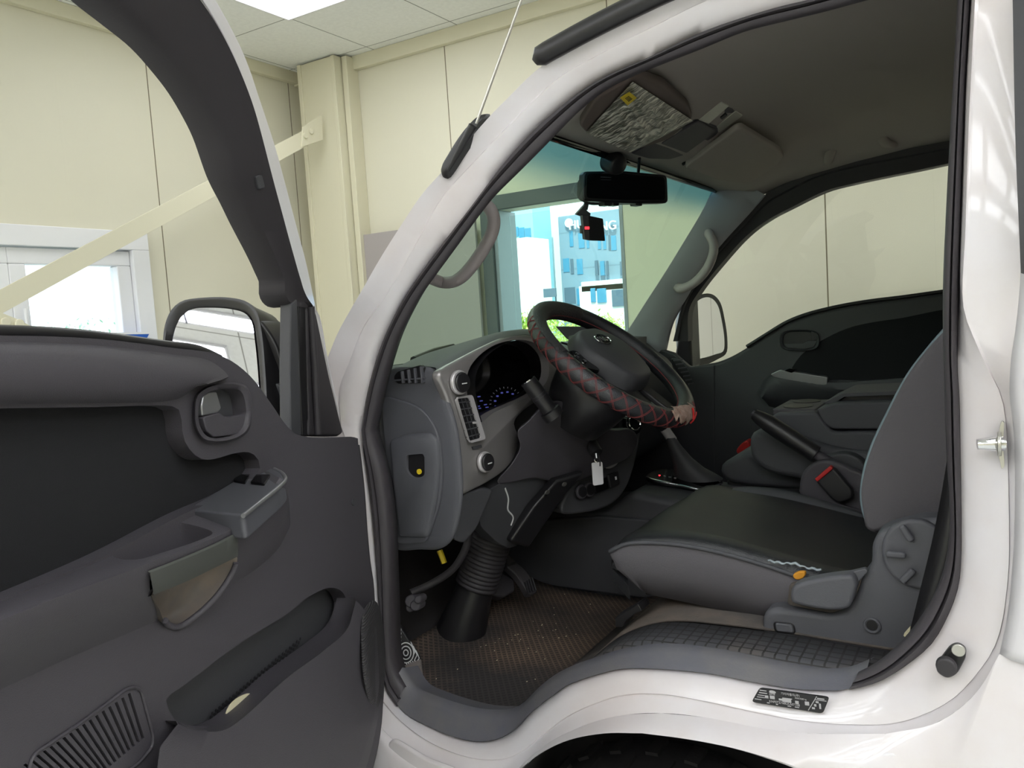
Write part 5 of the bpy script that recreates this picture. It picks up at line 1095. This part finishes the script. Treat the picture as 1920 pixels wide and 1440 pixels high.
# side shield with recliner wheel, lever, button
SY = YP(1.232)
so_ = cr(px([(1433, 1192), (1428, 1172), (1434, 1150), (1448, 1142), (1500, 1146), (1560, 1152), (1586, 1142), (1604, 1116), (1616, 1084), (1632, 1060), (1636, 1020), (1650, 998), (1690, 982), (1750, 972), (1800, 985), (1800, 1180), (1730, 1212), (1690, 1232), (1645, 1230), (1560, 1216), (1480, 1204), (1446, 1199)], SY), 120, True)
sh = slab('side_shield', so_, (0, .05, 0), M['plasticb'], ds, bevel=.010)
rc = YP(1.222)(1717, 1040); rk = mesh('recliner_wheel', *slab_g(disc(rc, (0, -1, 0), (.044, .050), 48), (0, .02, 0)), M['plasticb'], ds, bevel=.006)
for u, v, a in ((1700, 1000, -.55), (1680, 1040, 1.57), (1702, 1080, .7)):
    c = YP(1.213)(u, v); box('grip_ridge', c, (.010, .008, .026), M['plasticb'], rk, Matrix.Rotation(a, 3, 'Y'), bevel=.004)
slab('lever_slot', fillet(px([(1476, 1134), (1560, 1150), (1592, 1138), (1610, 1106), (1618, 1078), (1480, 1095)], YP(1.230)), .006), (0, .01, 0), M['dirtymat'], ds, bevel=.001)
lv = slab('recline_lever', cr(px([(1482, 1110), (1490, 1098), (1520, 1088), (1580, 1079), (1598, 1080), (1606, 1096), (1604, 1110), (1592, 1140), (1560, 1146), (1498, 1136), (1484, 1130)], YP(1.205)), 70, True), (0, .03, 0), M['plasticb'], ds, bevel=.010)
slab('lever_arm', fillet(px([(1580, 1076), (1622, 1066), (1628, 1072), (1608, 1094), (1596, 1100)], YP(1.222)), .004), (0, .012, 0), M['plasticb'], ds, bevel=.003)
slab('button_ring', fillet(px([(1449, 1166), (1488, 1170), (1492, 1190), (1452, 1186)], YP(1.229)), .006), (0, .006, 0), M['black'], sh, bevel=.001)
slab('adjust_button', fillet(px([(1452, 1168), (1485, 1172), (1489, 1188), (1455, 1184)], YP(1.226)), .005), (0, .006, 0), M['plasticb'], sh, bevel=.002)
hc = YP(1.229)(1635, 1173); mesh('screw_recess', *tube_g(disc(hc, (0, -1, 0), .010, 24), .0022, 8, True), M['plasticb'], sh); mesh('screw_hole', *slab_g(disc(hc, (0, -1, 0), .0095, 24), (0, .004, 0)), M['black'], sh)
# slide rails and handle
for y in (1.34, 1.68): box('slide_rail', (-.34, y, .897), (.44, .05, .022), M['black'], ds, bevel=.003)
tube('slide_rod', [YP(1.30)(1200, 1163), YP(1.30)(1352, 1176)], .002, M['steel'], ds, 8)
slab('slide_bracket', fillet(px([(1153, 1158), (1180, 1143), (1196, 1132), (1204, 1146), (1192, 1150), (1174, 1164), (1168, 1176), (1154, 1176)], YP(1.27)), .003), (0, .04, 0), M['black'], ds, bevel=.003)
mm = MB(); mm.slab(px([(1400, 1186), (1412, 1184), (1416, 1188), (1404, 1190)], YP(1.27)), V((0, .01, 0))); sc1 = mm.build('paper_scrap', M['paper']); tag(sc1, 'tiny pale scrap of paper lying under the driver seat edge', 'paper scrap')
mm = MB(); mm.slab(px([(1694, 1192), (1706, 1178), (1709, 1184), (1704, 1200)], YP(1.20)), V((0, .01, 0))); sc2 = mm.build('paper_scrap', M['paper']); tag(sc2, 'pale scrap tucked between the seat shield and the rear door seal', 'paper scrap')
# seat belt by the pillar
bl_ = [cr(px([(1778, 860), (1766, 930), (1750, 1010), (1728, 1100), (1706, 1190)], YP(1.165)), 30), cr(px([(1800, 860), (1790, 960), (1776, 1060), (1752, 1130), (1726, 1200)], YP(1.150)), 30)]
tag(loft('seat_belt', bl_, M['black'], T, solid=.0015), 'black seat belt strap')
# buckle
bm_ = YP(1.80)
bu = empty('belt_buckle', bm_(1560, 910), parent=T)
slab('buckle_bracket', cr(px([(1498, 915), (1506, 885), (1530, 866), (1558, 864), (1600, 880), (1625, 895), (1630, 960), (1580, 950), (1500, 930)], YP(1.83)), 50, True), (0, .03, 0), M['plastic'], bu, bevel=.008)
slab('buckle_body', fillet(px([(1528, 902), (1562, 876), (1600, 920), (1598, 936), (1572, 945), (1560, 938)], bm_), .008), (0, .02, 0), M['black'], bu, bevel=.006)
tag(slab('release_button', fillet(px([(1527, 898), (1556, 874), (1562, 879), (1532, 904)], YP(1.795)), .003), (0, .018, 0), M['red'], bu, bevel=.002), 'red release button')
# hand brake lever
hb_ = empty('hand_brake', YP(1.86)(1560, 870), parent=T)
a, b, c = YP(1.86)(1414, 776), YP(1.86)(1530, 852), YP(1.86)(1600, 890)
tube('brake_grip', [a, a.lerp(b, .1), a.lerp(b, .25), a.lerp(b, .6), a.lerp(b, .8), b], lambda t: .012 + .009 * math.sin(min(1, t * 1.25) * 2.2), M['black'], hb_, 16)
tube('grip_button', [a + (a - b) * .03, a + (a - b) * .005], .007, M['plastic'], hb_, 12)
tube('brake_arm', [b, c, c + (c - b)], .011, M['plastic'], hb_, 10)
slab('brake_shroud', cr(px([(1512, 850), (1545, 856), (1580, 850), (1610, 860), (1630, 890), (1630, 930), (1540, 880)], YP(1.885)), 40, True), (0, .04, 0), M['plastic2'], hb_, bevel=.008)
# folded middle seat with tray, and the passenger seat
ms = empty('middle_seat', YP(2.0)(1500, 850), parent=T)
slab('seat_pad', cr(px([(1404, 832), (1408, 815), (1420, 808), (1480, 812), (1560, 838), (1660, 850), (1800, 850), (1800, 930), (1560, 915), (1500, 900), (1440, 886), (1412, 866)], YP(1.93)), 80, True), (0, .28, 0), M['seatgrey2'], ms, bevel=.018, seg=4)
slab('tray_body', fillet(px([(1452, 775), (1530, 772), (1560, 810), (1800, 806), (1800, 860), (1560, 845), (1470, 815), (1440, 790)], YP(1.95)), .012), (0, .25, 0), M['seatgrey2'], ms, bevel=.014)
slab('lid', fillet(px([(1530, 768), (1562, 757), (1800, 750), (1800, 806), (1562, 805), (1545, 795)], YP(1.955)), .008), (0, .24, 0), M['seatgrey2'], ms, bevel=.010)
tz = YP(1.95)(1490, 773).z + .002
c0, c1 = ZP(tz)(1468, 774), ZP(tz)(1500, 758)
box('cup_tray', (YP(2.05)(1500, 765).x, 2.075, tz - .006), (.10, .19, .016), M['plastic'], ms, bevel=.004)
for y in (2.03, 2.13): mesh('cup_holder', *slab_g(disc((YP(2.05)(1500, 765).x, y, tz + .0035), (0, 0, 1), (.038, .034), 32), (0, 0, -.01)), M['black'], ms)
slab('tray_recess', px([(1566, 757), (1588, 742), (1700, 736), (1720, 736), (1710, 754)], YP(2.02)), (0, .01, 0), M['black'], ms, bevel=.002)
slab('lid_rim', fillet(px([(1542, 756), (1580, 738), (1720, 732), (1800, 730), (1800, 736), (1582, 744), (1562, 758)], YP(2.0)), .004), (0, .2, 0), M['seatgrey2'], ms, bevel=.006)
ps = empty('passenger_seat', YP(2.3)(1420, 860), parent=T)
slab('seat_cushion', cr(px([(1349, 884), (1352, 872), (1375, 858), (1400, 846), (1440, 842), (1560, 852), (1700, 860), (1700, 920), (1500, 918), (1400, 912), (1360, 902)], YP(2.0)), 70, True), (0, .52, 0), M['seatgrey2'], ps, bevel=.02, seg=4)
slab('seat_base', px([(1360, 900), (1700, 912), (1700, 1000), (1380, 1000)], YP(2.02)), (0, .48, 0), M['black'], ps, bevel=.01)
rg = slab('red_cloth', cr(px([(1380, 846), (1388, 834), (1400, 826), (1406, 838), (1404, 850), (1384, 852)], YP(2.50)), 24, True), (.0, .05, 0), M['red'], None, bevel=.008); tag(rg, 'small red cloth half hidden beside the passenger seat', 'cloth')
# ================================================================= driver's door, standing open
dd = empty('driver_door', HINGE + V((0, 0, .7)), parent=T)
def dpx(pts, h): return [DP(p[2] if len(p) > 2 else h)(p[0], p[1]) for p in pts]
TOPE = [(-300, 626), (-150, 626), (0, 629), (100, 631), (200, 637), (330, 653), (400, 662), (436, 678), (472, 708), (505, 752), (535, 795), (552, 812), (575, 819), (620, 821), (660, 819), (671, 822)]
RIGHT = [(672, 834), (678, 880), (683, 930), (688, 1000), (694, 1060), (699, 1090), (703, 1150), (711, 1200), (716, 1270), (716, 1340), (708, 1400), (692, 1460), (670, 1560)]
BOT = [(560, 1680), (-300, 1680)]
top3 = cr(dpx(TOPE, .0), 50); rt3 = cr(dpx(RIGHT, .0), 40)
outl = top3 + rt3 + dpx(BOT, 0)
slab('trim_backing', [p - DN * .004 for p in outl], -DN * .03, M['plastic2'], dd, bevel=.004)
cenD = DP(0)(300, 1050)
slab('door_shell', [p + (cenD - p) * .03 - DN * .03 for p in outl], -DN * .085, M['white'], dd, bevel=.02)
tag(mesh('cloth_insert', *slab_g(dpx([(-300, 755), (0, 755), (350, 752), (362, 840), (500, 835), (505, 890), (440, 930), (0, 1140), (-300, 1300)], .004), -DN * .006), M['fabric'], dd), 'dark cloth insert')
# main moulding round the insert
H = .026
ins = [(-300, 770), (0, 765), (180, 763), (318, 761), (334, 766), (340, 780), (341, 800), (346, 826), (362, 850), (380, 861), (400, 861), (440, 850), (466, 848), (482, 858), (488, 876), (470, 900), (430, 925), (340, 966), (200, 1040), (0, 1128), (-300, 1256)]
o1 = cr(dpx(TOPE, H), 60) + cr(dpx(RIGHT, H), 50) + dpx(BOT, H)
i1 = cr(dpx(ins, H), 90)
tp = slab('trim_panel', o1 + i1[::-1], -DN * .024, M['plastic'], dd, bevel=0)
# handle recess, map pocket, pull cup and lower slots are carved out of it
hr = cr(dpx([(376, 765), (380, 748), (392, 736), (412, 729), (440, 727), (458, 733), (466, 748), (468, 775), (466, 800), (454, 812), (420, 820), (394, 818), (382, 800)], H + .005), 60, True)
cut(tp, *slab_g(hr, -DN * .05))
pk = cr(dpx([(330, 1345), (318, 1310), (345, 1290), (450, 1210), (545, 1150), (585, 1118), (625, 1102), (648, 1112), (656, 1135), (645, 1168), (600, 1210), (530, 1262), (450, 1335), (418, 1358), (385, 1362), (352, 1358)], H + .004), 80, True)
cut(tp, *slab_g(pk, -DN * .05))
gl_o = fillet(dpx([(52, 1442), (60, 1415), (150, 1355), (240, 1288), (262, 1290), (286, 1380), (284, 1400), (255, 1436), (160, 1480), (60, 1500)], H), .012)
mm = MB()
for k in range(17):
    u0 = 246 - 12.2 * k; v0 = 1302 + 8.3 * k; u1 = 272 - 8.6 * k + (4 if k > 8 else 0); v1 = 1384 + 7.2 * k
    c = [(u0, v0), (u0 + 5, v0 - 3), (u1 + 5, v1), (u1, v1 + 3)]; mm.slab(dpx(c, H + .004), -DN * .03)
cut(tp, mm.v, mm.f)
rim = cr([DP(h)(u, v) for u, v, h in ((288, 1110, .064), (350, 1086, .066), (438, 1040, .068), (442, 1052, .066), (432, 1078, .058), (402, 1121, .046), (363, 1157, .032), (334, 1175, .027), (315, 1172, .028), (300, 1142, .046))], 70, True)
cut(tp, *slab_g([p + DN * .03 for p in rim], -DN * .10))
b = tp.modifiers.new('b', 'BEVEL'); b.width = .006; b.segments = 3; b.limit_method = 'ANGLE'; b.angle_limit = math.radians(50); b.harden_normals = True
ge = [p + DN * .001 for p in gl_o]; tube('grille_border', ge, .0018, M['plastic'], dd, 6, True)
# soft upper bolster
br = [[(-300, 642), (0, 640), (100, 642), (200, 648), (330, 664), (388, 673), (408, 684), (424, 698), (430, 706)],
      [(-300, 664), (0, 662), (100, 664), (200, 669), (320, 684), (370, 692), (392, 699), (408, 706), (416, 712)],
      [(-300, 708), (0, 704), (100, 705), (200, 706), (300, 708), (345, 710), (366, 713), (380, 717), (390, 720)],
      [(-300, 750), (0, 746), (100, 745), (200, 744), (300, 742), (330, 738), (348, 732), (360, 728), (370, 724)],
      [(-300, 764), (0, 760), (100, 759), (200, 758), (310, 754), (336, 748), (350, 740), (360, 732), (368, 726)]]
hh = [H - .001, H + .016, H + .022, H + .014, H - .002]
loft('bolster', [cr(dpx(r, h), 50) for r, h in zip(br, hh)], M['plastic'], dd, sharp=70)
# inner handle: raised bezel, dark cup, lever, silver pull
b0 = cr(dpx([(362, 770), (366, 742), (384, 726), (410, 718), (444, 717), (464, 726), (472, 746), (473, 782), (468, 806), (446, 824), (400, 832), (376, 824), (364, 800)], H - .001), 70, True)
b1 = cr(dpx([(366, 770), (370, 744), (386, 729), (411, 722), (444, 721), (461, 729), (468, 747), (470, 782), (464, 804), (444, 820), (402, 827), (380, 820), (368, 798)], H + .009), 70, True)
b2 = [p - DN * .003 for p in cr(dpx([(376, 770), (380, 750), (392, 737), (412, 730), (442, 728), (457, 735), (463, 750), (466, 780), (461, 801), (442, 816), (404, 821), (388, 814), (378, 794)], H + .009), 70, True)]
b3 = [p - DN * .022 for p in b2]
bz = loft('inner_handle', [b0, b1, b2, b3], M['plastic'], dd, cu=True, sharp=60)
mesh('handle_cup', *slab_g([p + DN * .002 for p in b3], -DN * .003), M['plastic2'], bz)
slab('lever', fillet(dpx([(381, 782), (412, 773), (424, 782), (468, 776), (466, 800), (446, 815), (402, 820), (388, 808)], H + .004), .004), -DN * .014, M['plastic'], bz, bevel=.004)
tag(slab('lever_pull', fillet(dpx([(381, 742), (392, 735), (407, 734), (412, 752), (416, 766), (410, 774), (380, 780), (378, 762)], H + .003), .003), -DN * .012, M['silver2'], bz, bevel=.003), 'silver lever pull')
# armrest
R0 = cr(dpx([(-300, 1252), (0, 1120), (200, 1032), (340, 958), (430, 910), (470, 886), (492, 878)], .006), 60)
R1 = cr(dpx([(-300, 1288), (0, 1164), (130, 1112), (270, 1060), (440, 988), (505, 935), (530, 900)], .078), 60)
R1a = cr(dpx([(-300, 1280), (0, 1158), (130, 1107), (270, 1055), (436, 984), (500, 932), (524, 896)], .074), 60)
R2 = cr(dpx([(-300, 1300), (0, 1176), (130, 1124), (270, 1072), (444, 998), (512, 942), (536, 902)], .078), 60)
R3 = cr(dpx([(-300, 1350), (0, 1224), (130, 1170), (270, 1118), (448, 1045), (525, 985), (542, 935)], .062), 60)
R4 = cr(dpx([(-300, 1420), (0, 1300), (130, 1240), (270, 1180), (440, 1098), (520, 1035), (545, 990)], H - .004), 60)
v, f = loft_g([R0, R1a, R1, R2, R3, R4]); n = 60
f.append([i * n + n - 1 for i in range(6)]); f.append([i * n for i in range(6)])
f += [[5 * n + i, 5 * n + i + 1, i + 1, i] for i in range(n - 1)]
am = mesh('armrest', v, f, M['plastic'], dd, sharp=70)
TA = GP(DP(.006)(430, 910), (DP(.006)(200, 1032) - DP(.006)(430, 910)).cross(DP(.078)(270, 1060) - DP(.006)(430, 910)).normalized())
TN = (DP(.006)(200, 1032) - DP(.006)(430, 910)).cross(DP(.078)(270, 1060) - DP(.006)(430, 910)).normalized()
if TN.z < 0: TN = -TN
top_c = cr(px([(212, 1043), (216, 1032), (250, 1012), (300, 984), (330, 976), (372, 975), (396, 978), (380, 990), (300, 1032), (262, 1049), (240, 1052), (222, 1050)], TA), 60, True)
cut(am, *slab_g([p + TN * .02 for p in top_c], TN * -.055))
cut(am, *slab_g([p + DN * .03 for p in rim], -DN * .10))
ww = mat('scuffed_cup', (92, 88, 85), .6, rgb2=(110, 98, 88), vscale=18)
rc_ = sum(rim, V()) / len(rim)
rows = [[rc_ + (p - rc_) * s_ - DN * d_ for p in rim] for s_, d_ in ((1.03, -.0005), (1.0, .001), (.97, .008), (.90, .020), (.75, .027), (.4, .029), (.01, .029))]
tag(loft('pull_cup', rows, ww, dd, cu=True, sharp=80), 'scuffed brownish pull cup')
tube('cup_rim', [rim[i] + DN * .001 for i in range(29, 56)], .0035, M['plastic'], dd, 8)
g_a = [R2[i] for i in range(60)]; g_b = [R3[i] for i in range(60)]
ga = cr(dpx([(276, 1071), (340, 1046), (400, 1020), (442, 999)], .079), 30); gb = cr(dpx([(284, 1120), (350, 1093), (400, 1068), (442, 1048)], .064), 30)
tag(loft('pull_grip', [[p + DN * .0005 for p in ga], [a.lerp(b, .06) + DN * .003 for a, b in zip(ga, gb)], [a.lerp(b, .9) + DN * .003 for a, b in zip(ga, gb)], [p - DN * .006 for p in gb]], mat('worn_green_grey', (74, 76, 72), .5), dd, sharp=60), 'worn smooth grip')
# window switch panel on the armrest
sp = fillet(px([(350, 958), (440, 904), (478, 879), (512, 880), (528, 888), (534, 900), (522, 914), (456, 968)], TA), .008)
tag(slab('switch_panel', [p + TN * .002 for p in sp], TN * -.03, mat('smooth_grey_plastic', (80, 80, 85), .35), dd, bevel=.003), 'smooth window switch panel')
for q in ([(438, 907), (448, 895), (470, 894), (460, 911)], [(470, 911), (481, 896), (508, 896), (496, 914)]):
    slab('window_switch', [p + TN * .005 for p in fillet(px(q, TA), .003)], TN * -.008, M['gloss_black'], dd, bevel=.002)
tag(tube('switch_edge', [p + TN * .001 for p in cr(px([(456, 969), (500, 934), (524, 914), (535, 900), (529, 889), (514, 881)], TA), 30)], .0028, M['silver2'], dd, 8), 'bright edge of the switch panel')
# map pocket: bulging front, lip, speaker grille
lipo = [(330, 1352), (352, 1362), (388, 1366), (420, 1362), (455, 1338), (534, 1266), (604, 1214), (650, 1170), (660, 1136), (664, 1120)]
L0 = cr(dpx(lipo, .040), 60); L1 = cr(dpx([(u + 3, v + 6) for u, v in lipo], .056), 60)
L2 = cr(dpx([(300, 1400), (340, 1410), (400, 1412), (440, 1400), (480, 1370), (550, 1310), (620, 1262), (664, 1222), (680, 1180), (690, 1150)], .060), 60)
L3 = cr(dpx([(280, 1560), (330, 1580), (420, 1600), (500, 1600), (560, 1580), (610, 1540), (650, 1480), (685, 1400), (708, 1300), (706, 1180)], .050), 60)
L4 = cr(dpx([(250, 1640), (330, 1660), (420, 1670), (500, 1670), (570, 1650), (630, 1600), (670, 1520), (700, 1430), (720, 1300), (712, 1170)], .006), 60)
Lb = [p - DN * .03 for p in L0]
loft('map_pocket', [Lb, L0, L1, L2, L3, L4], M['plastic'], dd, sharp=70)
mm = MB(); random.seed(2)
for k in range(26):
    for j in range(3):
        u = 392 + 6.6 * k + 3 * j; v = 1352 - 5.6 * k - 7 * j; c = DP(.003)(u, v); mm.add(*slab_g(disc(c, DN, .0022, 8), DN * .0006))
mm.build('pocket_perforation', M['black'], dd)
sg_o = cr([DP(h)(u, v) for u, v, h in ((674, 1180, .058), (677, 1150, .055), (690, 1128, .044), (702, 1128, .034), (713, 1170, .022), (717, 1230, .018), (714, 1290, .020), (706, 1322, .030), (696, 1328, .040), (684, 1300, .052), (676, 1250, .060))], 50, True)
gm = bpy.data.materials.new('speaker_mesh'); gm.use_nodes = True; N = gm.node_tree.nodes; Lk = gm.node_tree.links; b_ = N['Principled BSDF']; b_.inputs['Base Color'].default_value = lin((62, 60, 62)); b_.inputs['Roughness'].default_value = .6
g = N.new('ShaderNodeNewGeometry'); wv = N.new('ShaderNodeTexWave'); wv.bands_direction = 'Z'; wv.inputs['Scale'].default_value = 75; Lk.new(g.outputs['Position'], wv.inputs['Vector']); bp2 = N.new('ShaderNodeBump'); bp2.inputs['Strength'].default_value = 1; bp2.inputs['Distance'].default_value = .002; Lk.new(wv.outputs['Fac'], bp2.inputs['Height']); Lk.new(bp2.outputs[0], b_.inputs['Normal'])
gn = V((.75, -.05, 0)).normalized(); pebble('speaker_grille', [p + gn * .004 for p in sg_o], gn * .007, gm, dd, sc=.8)
# scrap of paper in the pocket
sc = slab('paper_scrap', cr(dpx([(424, 1346), (430, 1326), (448, 1308), (470, 1301), (462, 1316), (444, 1332), (428, 1350)], .020), 24, True), -DN * .002, M['paper'], None, bevel=0); tag(sc, 'crumpled cream paper scrap sticking out of the door map pocket', 'paper scrap')
# edge cap of the panel, screw and clip on its hinge side
loft('panel_edge', [cr(dpx(RIGHT, H), 40), cr(dpx([(u + 1, v) for u, v in RIGHT], .010), 40), cr(dpx([(u + 3, v) for u, v in RIGHT], -.02), 40)], M['rubber'], dd, sharp=70, solid=.002)
mesh('panel_screw', *slab_g(disc(DP(H + .001)(662, 941), DN, .006, 16), DN * .002), M['plastic2'], dd)
# window frame
def hz(z): return -.035 + .26 * max(0, z - 1.40)
def DF(d):
    def f(u, v):
        h = -.03 + d
        for _ in range(8): p = DP(h)(u, v); h = hz(p.z) + d
        return p
    return f
FI = [(60, -110), (120, -65), (191, 0), (240, 40), (289, 82), (325, 124), (356, 166), (380, 208), (400, 250), (427, 330), (450, 378), (467, 415), (498, 478), (512, 510), (519, 528), (518, 545), (522, 560), (533, 572), (545, 575)]
FO = [(240, -160), (310, -80), (371, 0), (418, 80), (449, 152), (466, 200), (480, 250), (494, 304), (507, 357), (518, 400), (529, 444), (540, 486), (551, 525), (560, 548), (566, 560), (570, 566), (574, 572), (576, 576), (577, 580)]
FW_ = [(290, -180), (350, -80), (404, 0), (449, 84), (468, 130), (484, 178), (500, 226), (516, 276), (532, 334), (547, 391), (560, 440), (573, 489), (582, 530), (591, 573), (604, 640), (622, 720), (640, 795), (646, 815), (648, 822)]
FWi = FO[:-2] + [(590, 566), (602, 640)]
fi = cr([DF(.0)(*q) for q in FI], 70); fo = cr([DF(.0)(*q) for q in FO], 70)
loft('window_frame', [[p - DN * .03 for p in fi], fi, [a.lerp(b, .12) + DN * .010 for a, b in zip(fi, fo)], [a.lerp(b, .75) + DN * .010 for a, b in zip(fi, fo)], [a.lerp(b, .85) + DN * .016 for a, b in zip(fi, fo)], fo, [p - DN * .03 for p in fo]], M['rubber'], dd, sharp=50)
w0 = cr([DF(-.012)(*q) for q in FO[:17] + [(592, 590), (612, 690), (636, 795), (642, 822)]], 80); w1 = cr([DF(-.016)(*q) for q in FW_], 80)
tag(loft('frame_flange', [[p + DN * .006 for p in w0], [a.lerp(b, .2) + DN * .004 for a, b in zip(w0, w1)], w1, [p - DN * .03 for p in w1]], M['white'], dd, sharp=60, solid=.002), 'white painted frame flange')
tube('frame_seal', [p + (q - p) * 1.08 - DN * .012 for p, q in zip(w0, w1)][:50], .0045, M['rubber'], dd, 8)
slab('frame_clip', fillet([DF(.014)(*q) for q in [(481, 330), (492, 327), (498, 352), (486, 356)]], .004), -DN * .006, M['plastic2'], dd, bevel=.003)
# vertical glass run and the triangular sail
def strip(name, q, d, mt, bv=.003): return slab(name, [DF(d)(*a) for a in q], -DN * .02, mt, dd, bevel=bv)
strip('glass_run', [(546, 570), (558, 560), (561, 700), (566, 818), (546, 818), (544, 700)], .012, M['plastic2'])
strip('glass_run', [(560, 560), (573, 566), (575, 700), (580, 818), (568, 818), (563, 700)], .006, M['black'])
strip('corner_sail', [(576, 572), (588, 568), (594, 590), (602, 640), (622, 720), (645, 812), (636, 818), (580, 818), (578, 700)], .010, M['rubber'], .006)
tube('sail_rib', [DF(.013)(583, 575), DF(.014)(590, 690), DF(.014)(596, 815)], .006, M['rubber'], dd, 8)
# belt seal, lower part of the frame, white hinge-side edge
tube('belt_seal', [p + V((0, 0, .004)) - DN * .02 for p in cr(dpx(TOPE[:8], H), 40)], .007, M['black'], dd, 8)
# wing mirror on the outside of the door
MP = HINGE + DD * .17 - DN * .20; MP.z = 1.36
mnn = (DD + V((0, 0, .42)) + DN * .0).normalized()
def mq(h): return GP(MP + mnn * h, mnn)
wm = empty('wing_mirror', MP, parent=dd)
go = cr(px([(322, 645), (330, 612), (342, 592), (360, 580), (390, 577), (435, 580), (460, 588), (472, 604), (478, 640), (483, 690), (486, 740), (486, 790), (470, 808), (380, 800), (335, 760), (322, 700)], mq(-.006)), 80, True)
ho = cr(px([(305, 650), (310, 606), (322, 580), (340, 565), (370, 559), (430, 558), (465, 567), (482, 586), (491, 625), (497, 690), (500, 745), (500, 805), (476, 826), (378, 818), (324, 772), (308, 710)], mq(.004)), 80, True)
bc_ = sum(ho, V()) / len(ho)
bk_ = [bc_ + (p - bc_) * .62 - mnn * .10 + DN * .035 for p in ho]; md_ = [a.lerp(b, .5) + (a - bc_) * .16 for a, b in zip(ho, bk_)]
v, f = loft_g([[p - mnn * .004 for p in go], [a.lerp(b, .6) + mnn * .004 for a, b in zip(go, ho)], ho, [a.lerp(b, .2) + (a - bc_) * .05 for a, b in zip(ho, bk_)], md_, bk_], True); f.append(list(range(5 * 80, 6 * 80)))
mesh('mirror_housing', v, f, M['black'], wm, sharp=60)
mesh('mirror_glass', go, [list(range(80))], M['mirror'], wm)
aq = GP(MP + DD * -.02, DD)
ob = px([(484, 600), (502, 618), (520, 650), (536, 700), (542, 718), (541, 728), (525, 722), (505, 720), (490, 740)], aq)
slab('mirror_arm', cr(ob, 40, True), DD * -.06, M['black'], wm, bevel=.012)
slab('arm_base', fillet(px([(484, 712), (530, 722), (534, 800), (500, 806), (486, 780)], GP(MP + DD * .0, DD)), .006), DD * -.05, M['plastic2'], wm, bevel=.006)
# ================================================================= camera and view
cd_ = bpy.data.cameras.new('camera'); co = bpy.data.objects.new('camera', cd_); COL.objects.link(co)
cd_.sensor_width = 36; cd_.sensor_fit = 'HORIZONTAL'; cd_.lens = F / 1920 * 36; cd_.clip_start = .02; cd_.clip_end = 500
co.matrix_world = Matrix(((RT.x, UP.x, -FW.x, CAM.x), (RT.y, UP.y, -FW.y, CAM.y), (RT.z, UP.z, -FW.z, CAM.z), (0, 0, 0, 1)))
SC.camera = co
SC.view_settings.view_transform = 'Standard'; SC.view_settings.look = 'None'; SC.view_settings.gamma = 1; SC.view_settings.use_curve_mapping = False
SC.view_settings.exposure = -0.08
SC.cycles.use_denoising = True; SC.cycles.max_bounces = 10; SC.cycles.transparent_max_bounces = 16; SC.cycles.sample_clamp_indirect = 6; SC.cycles.caustics_reflective = False; SC.cycles.caustics_refractive = False
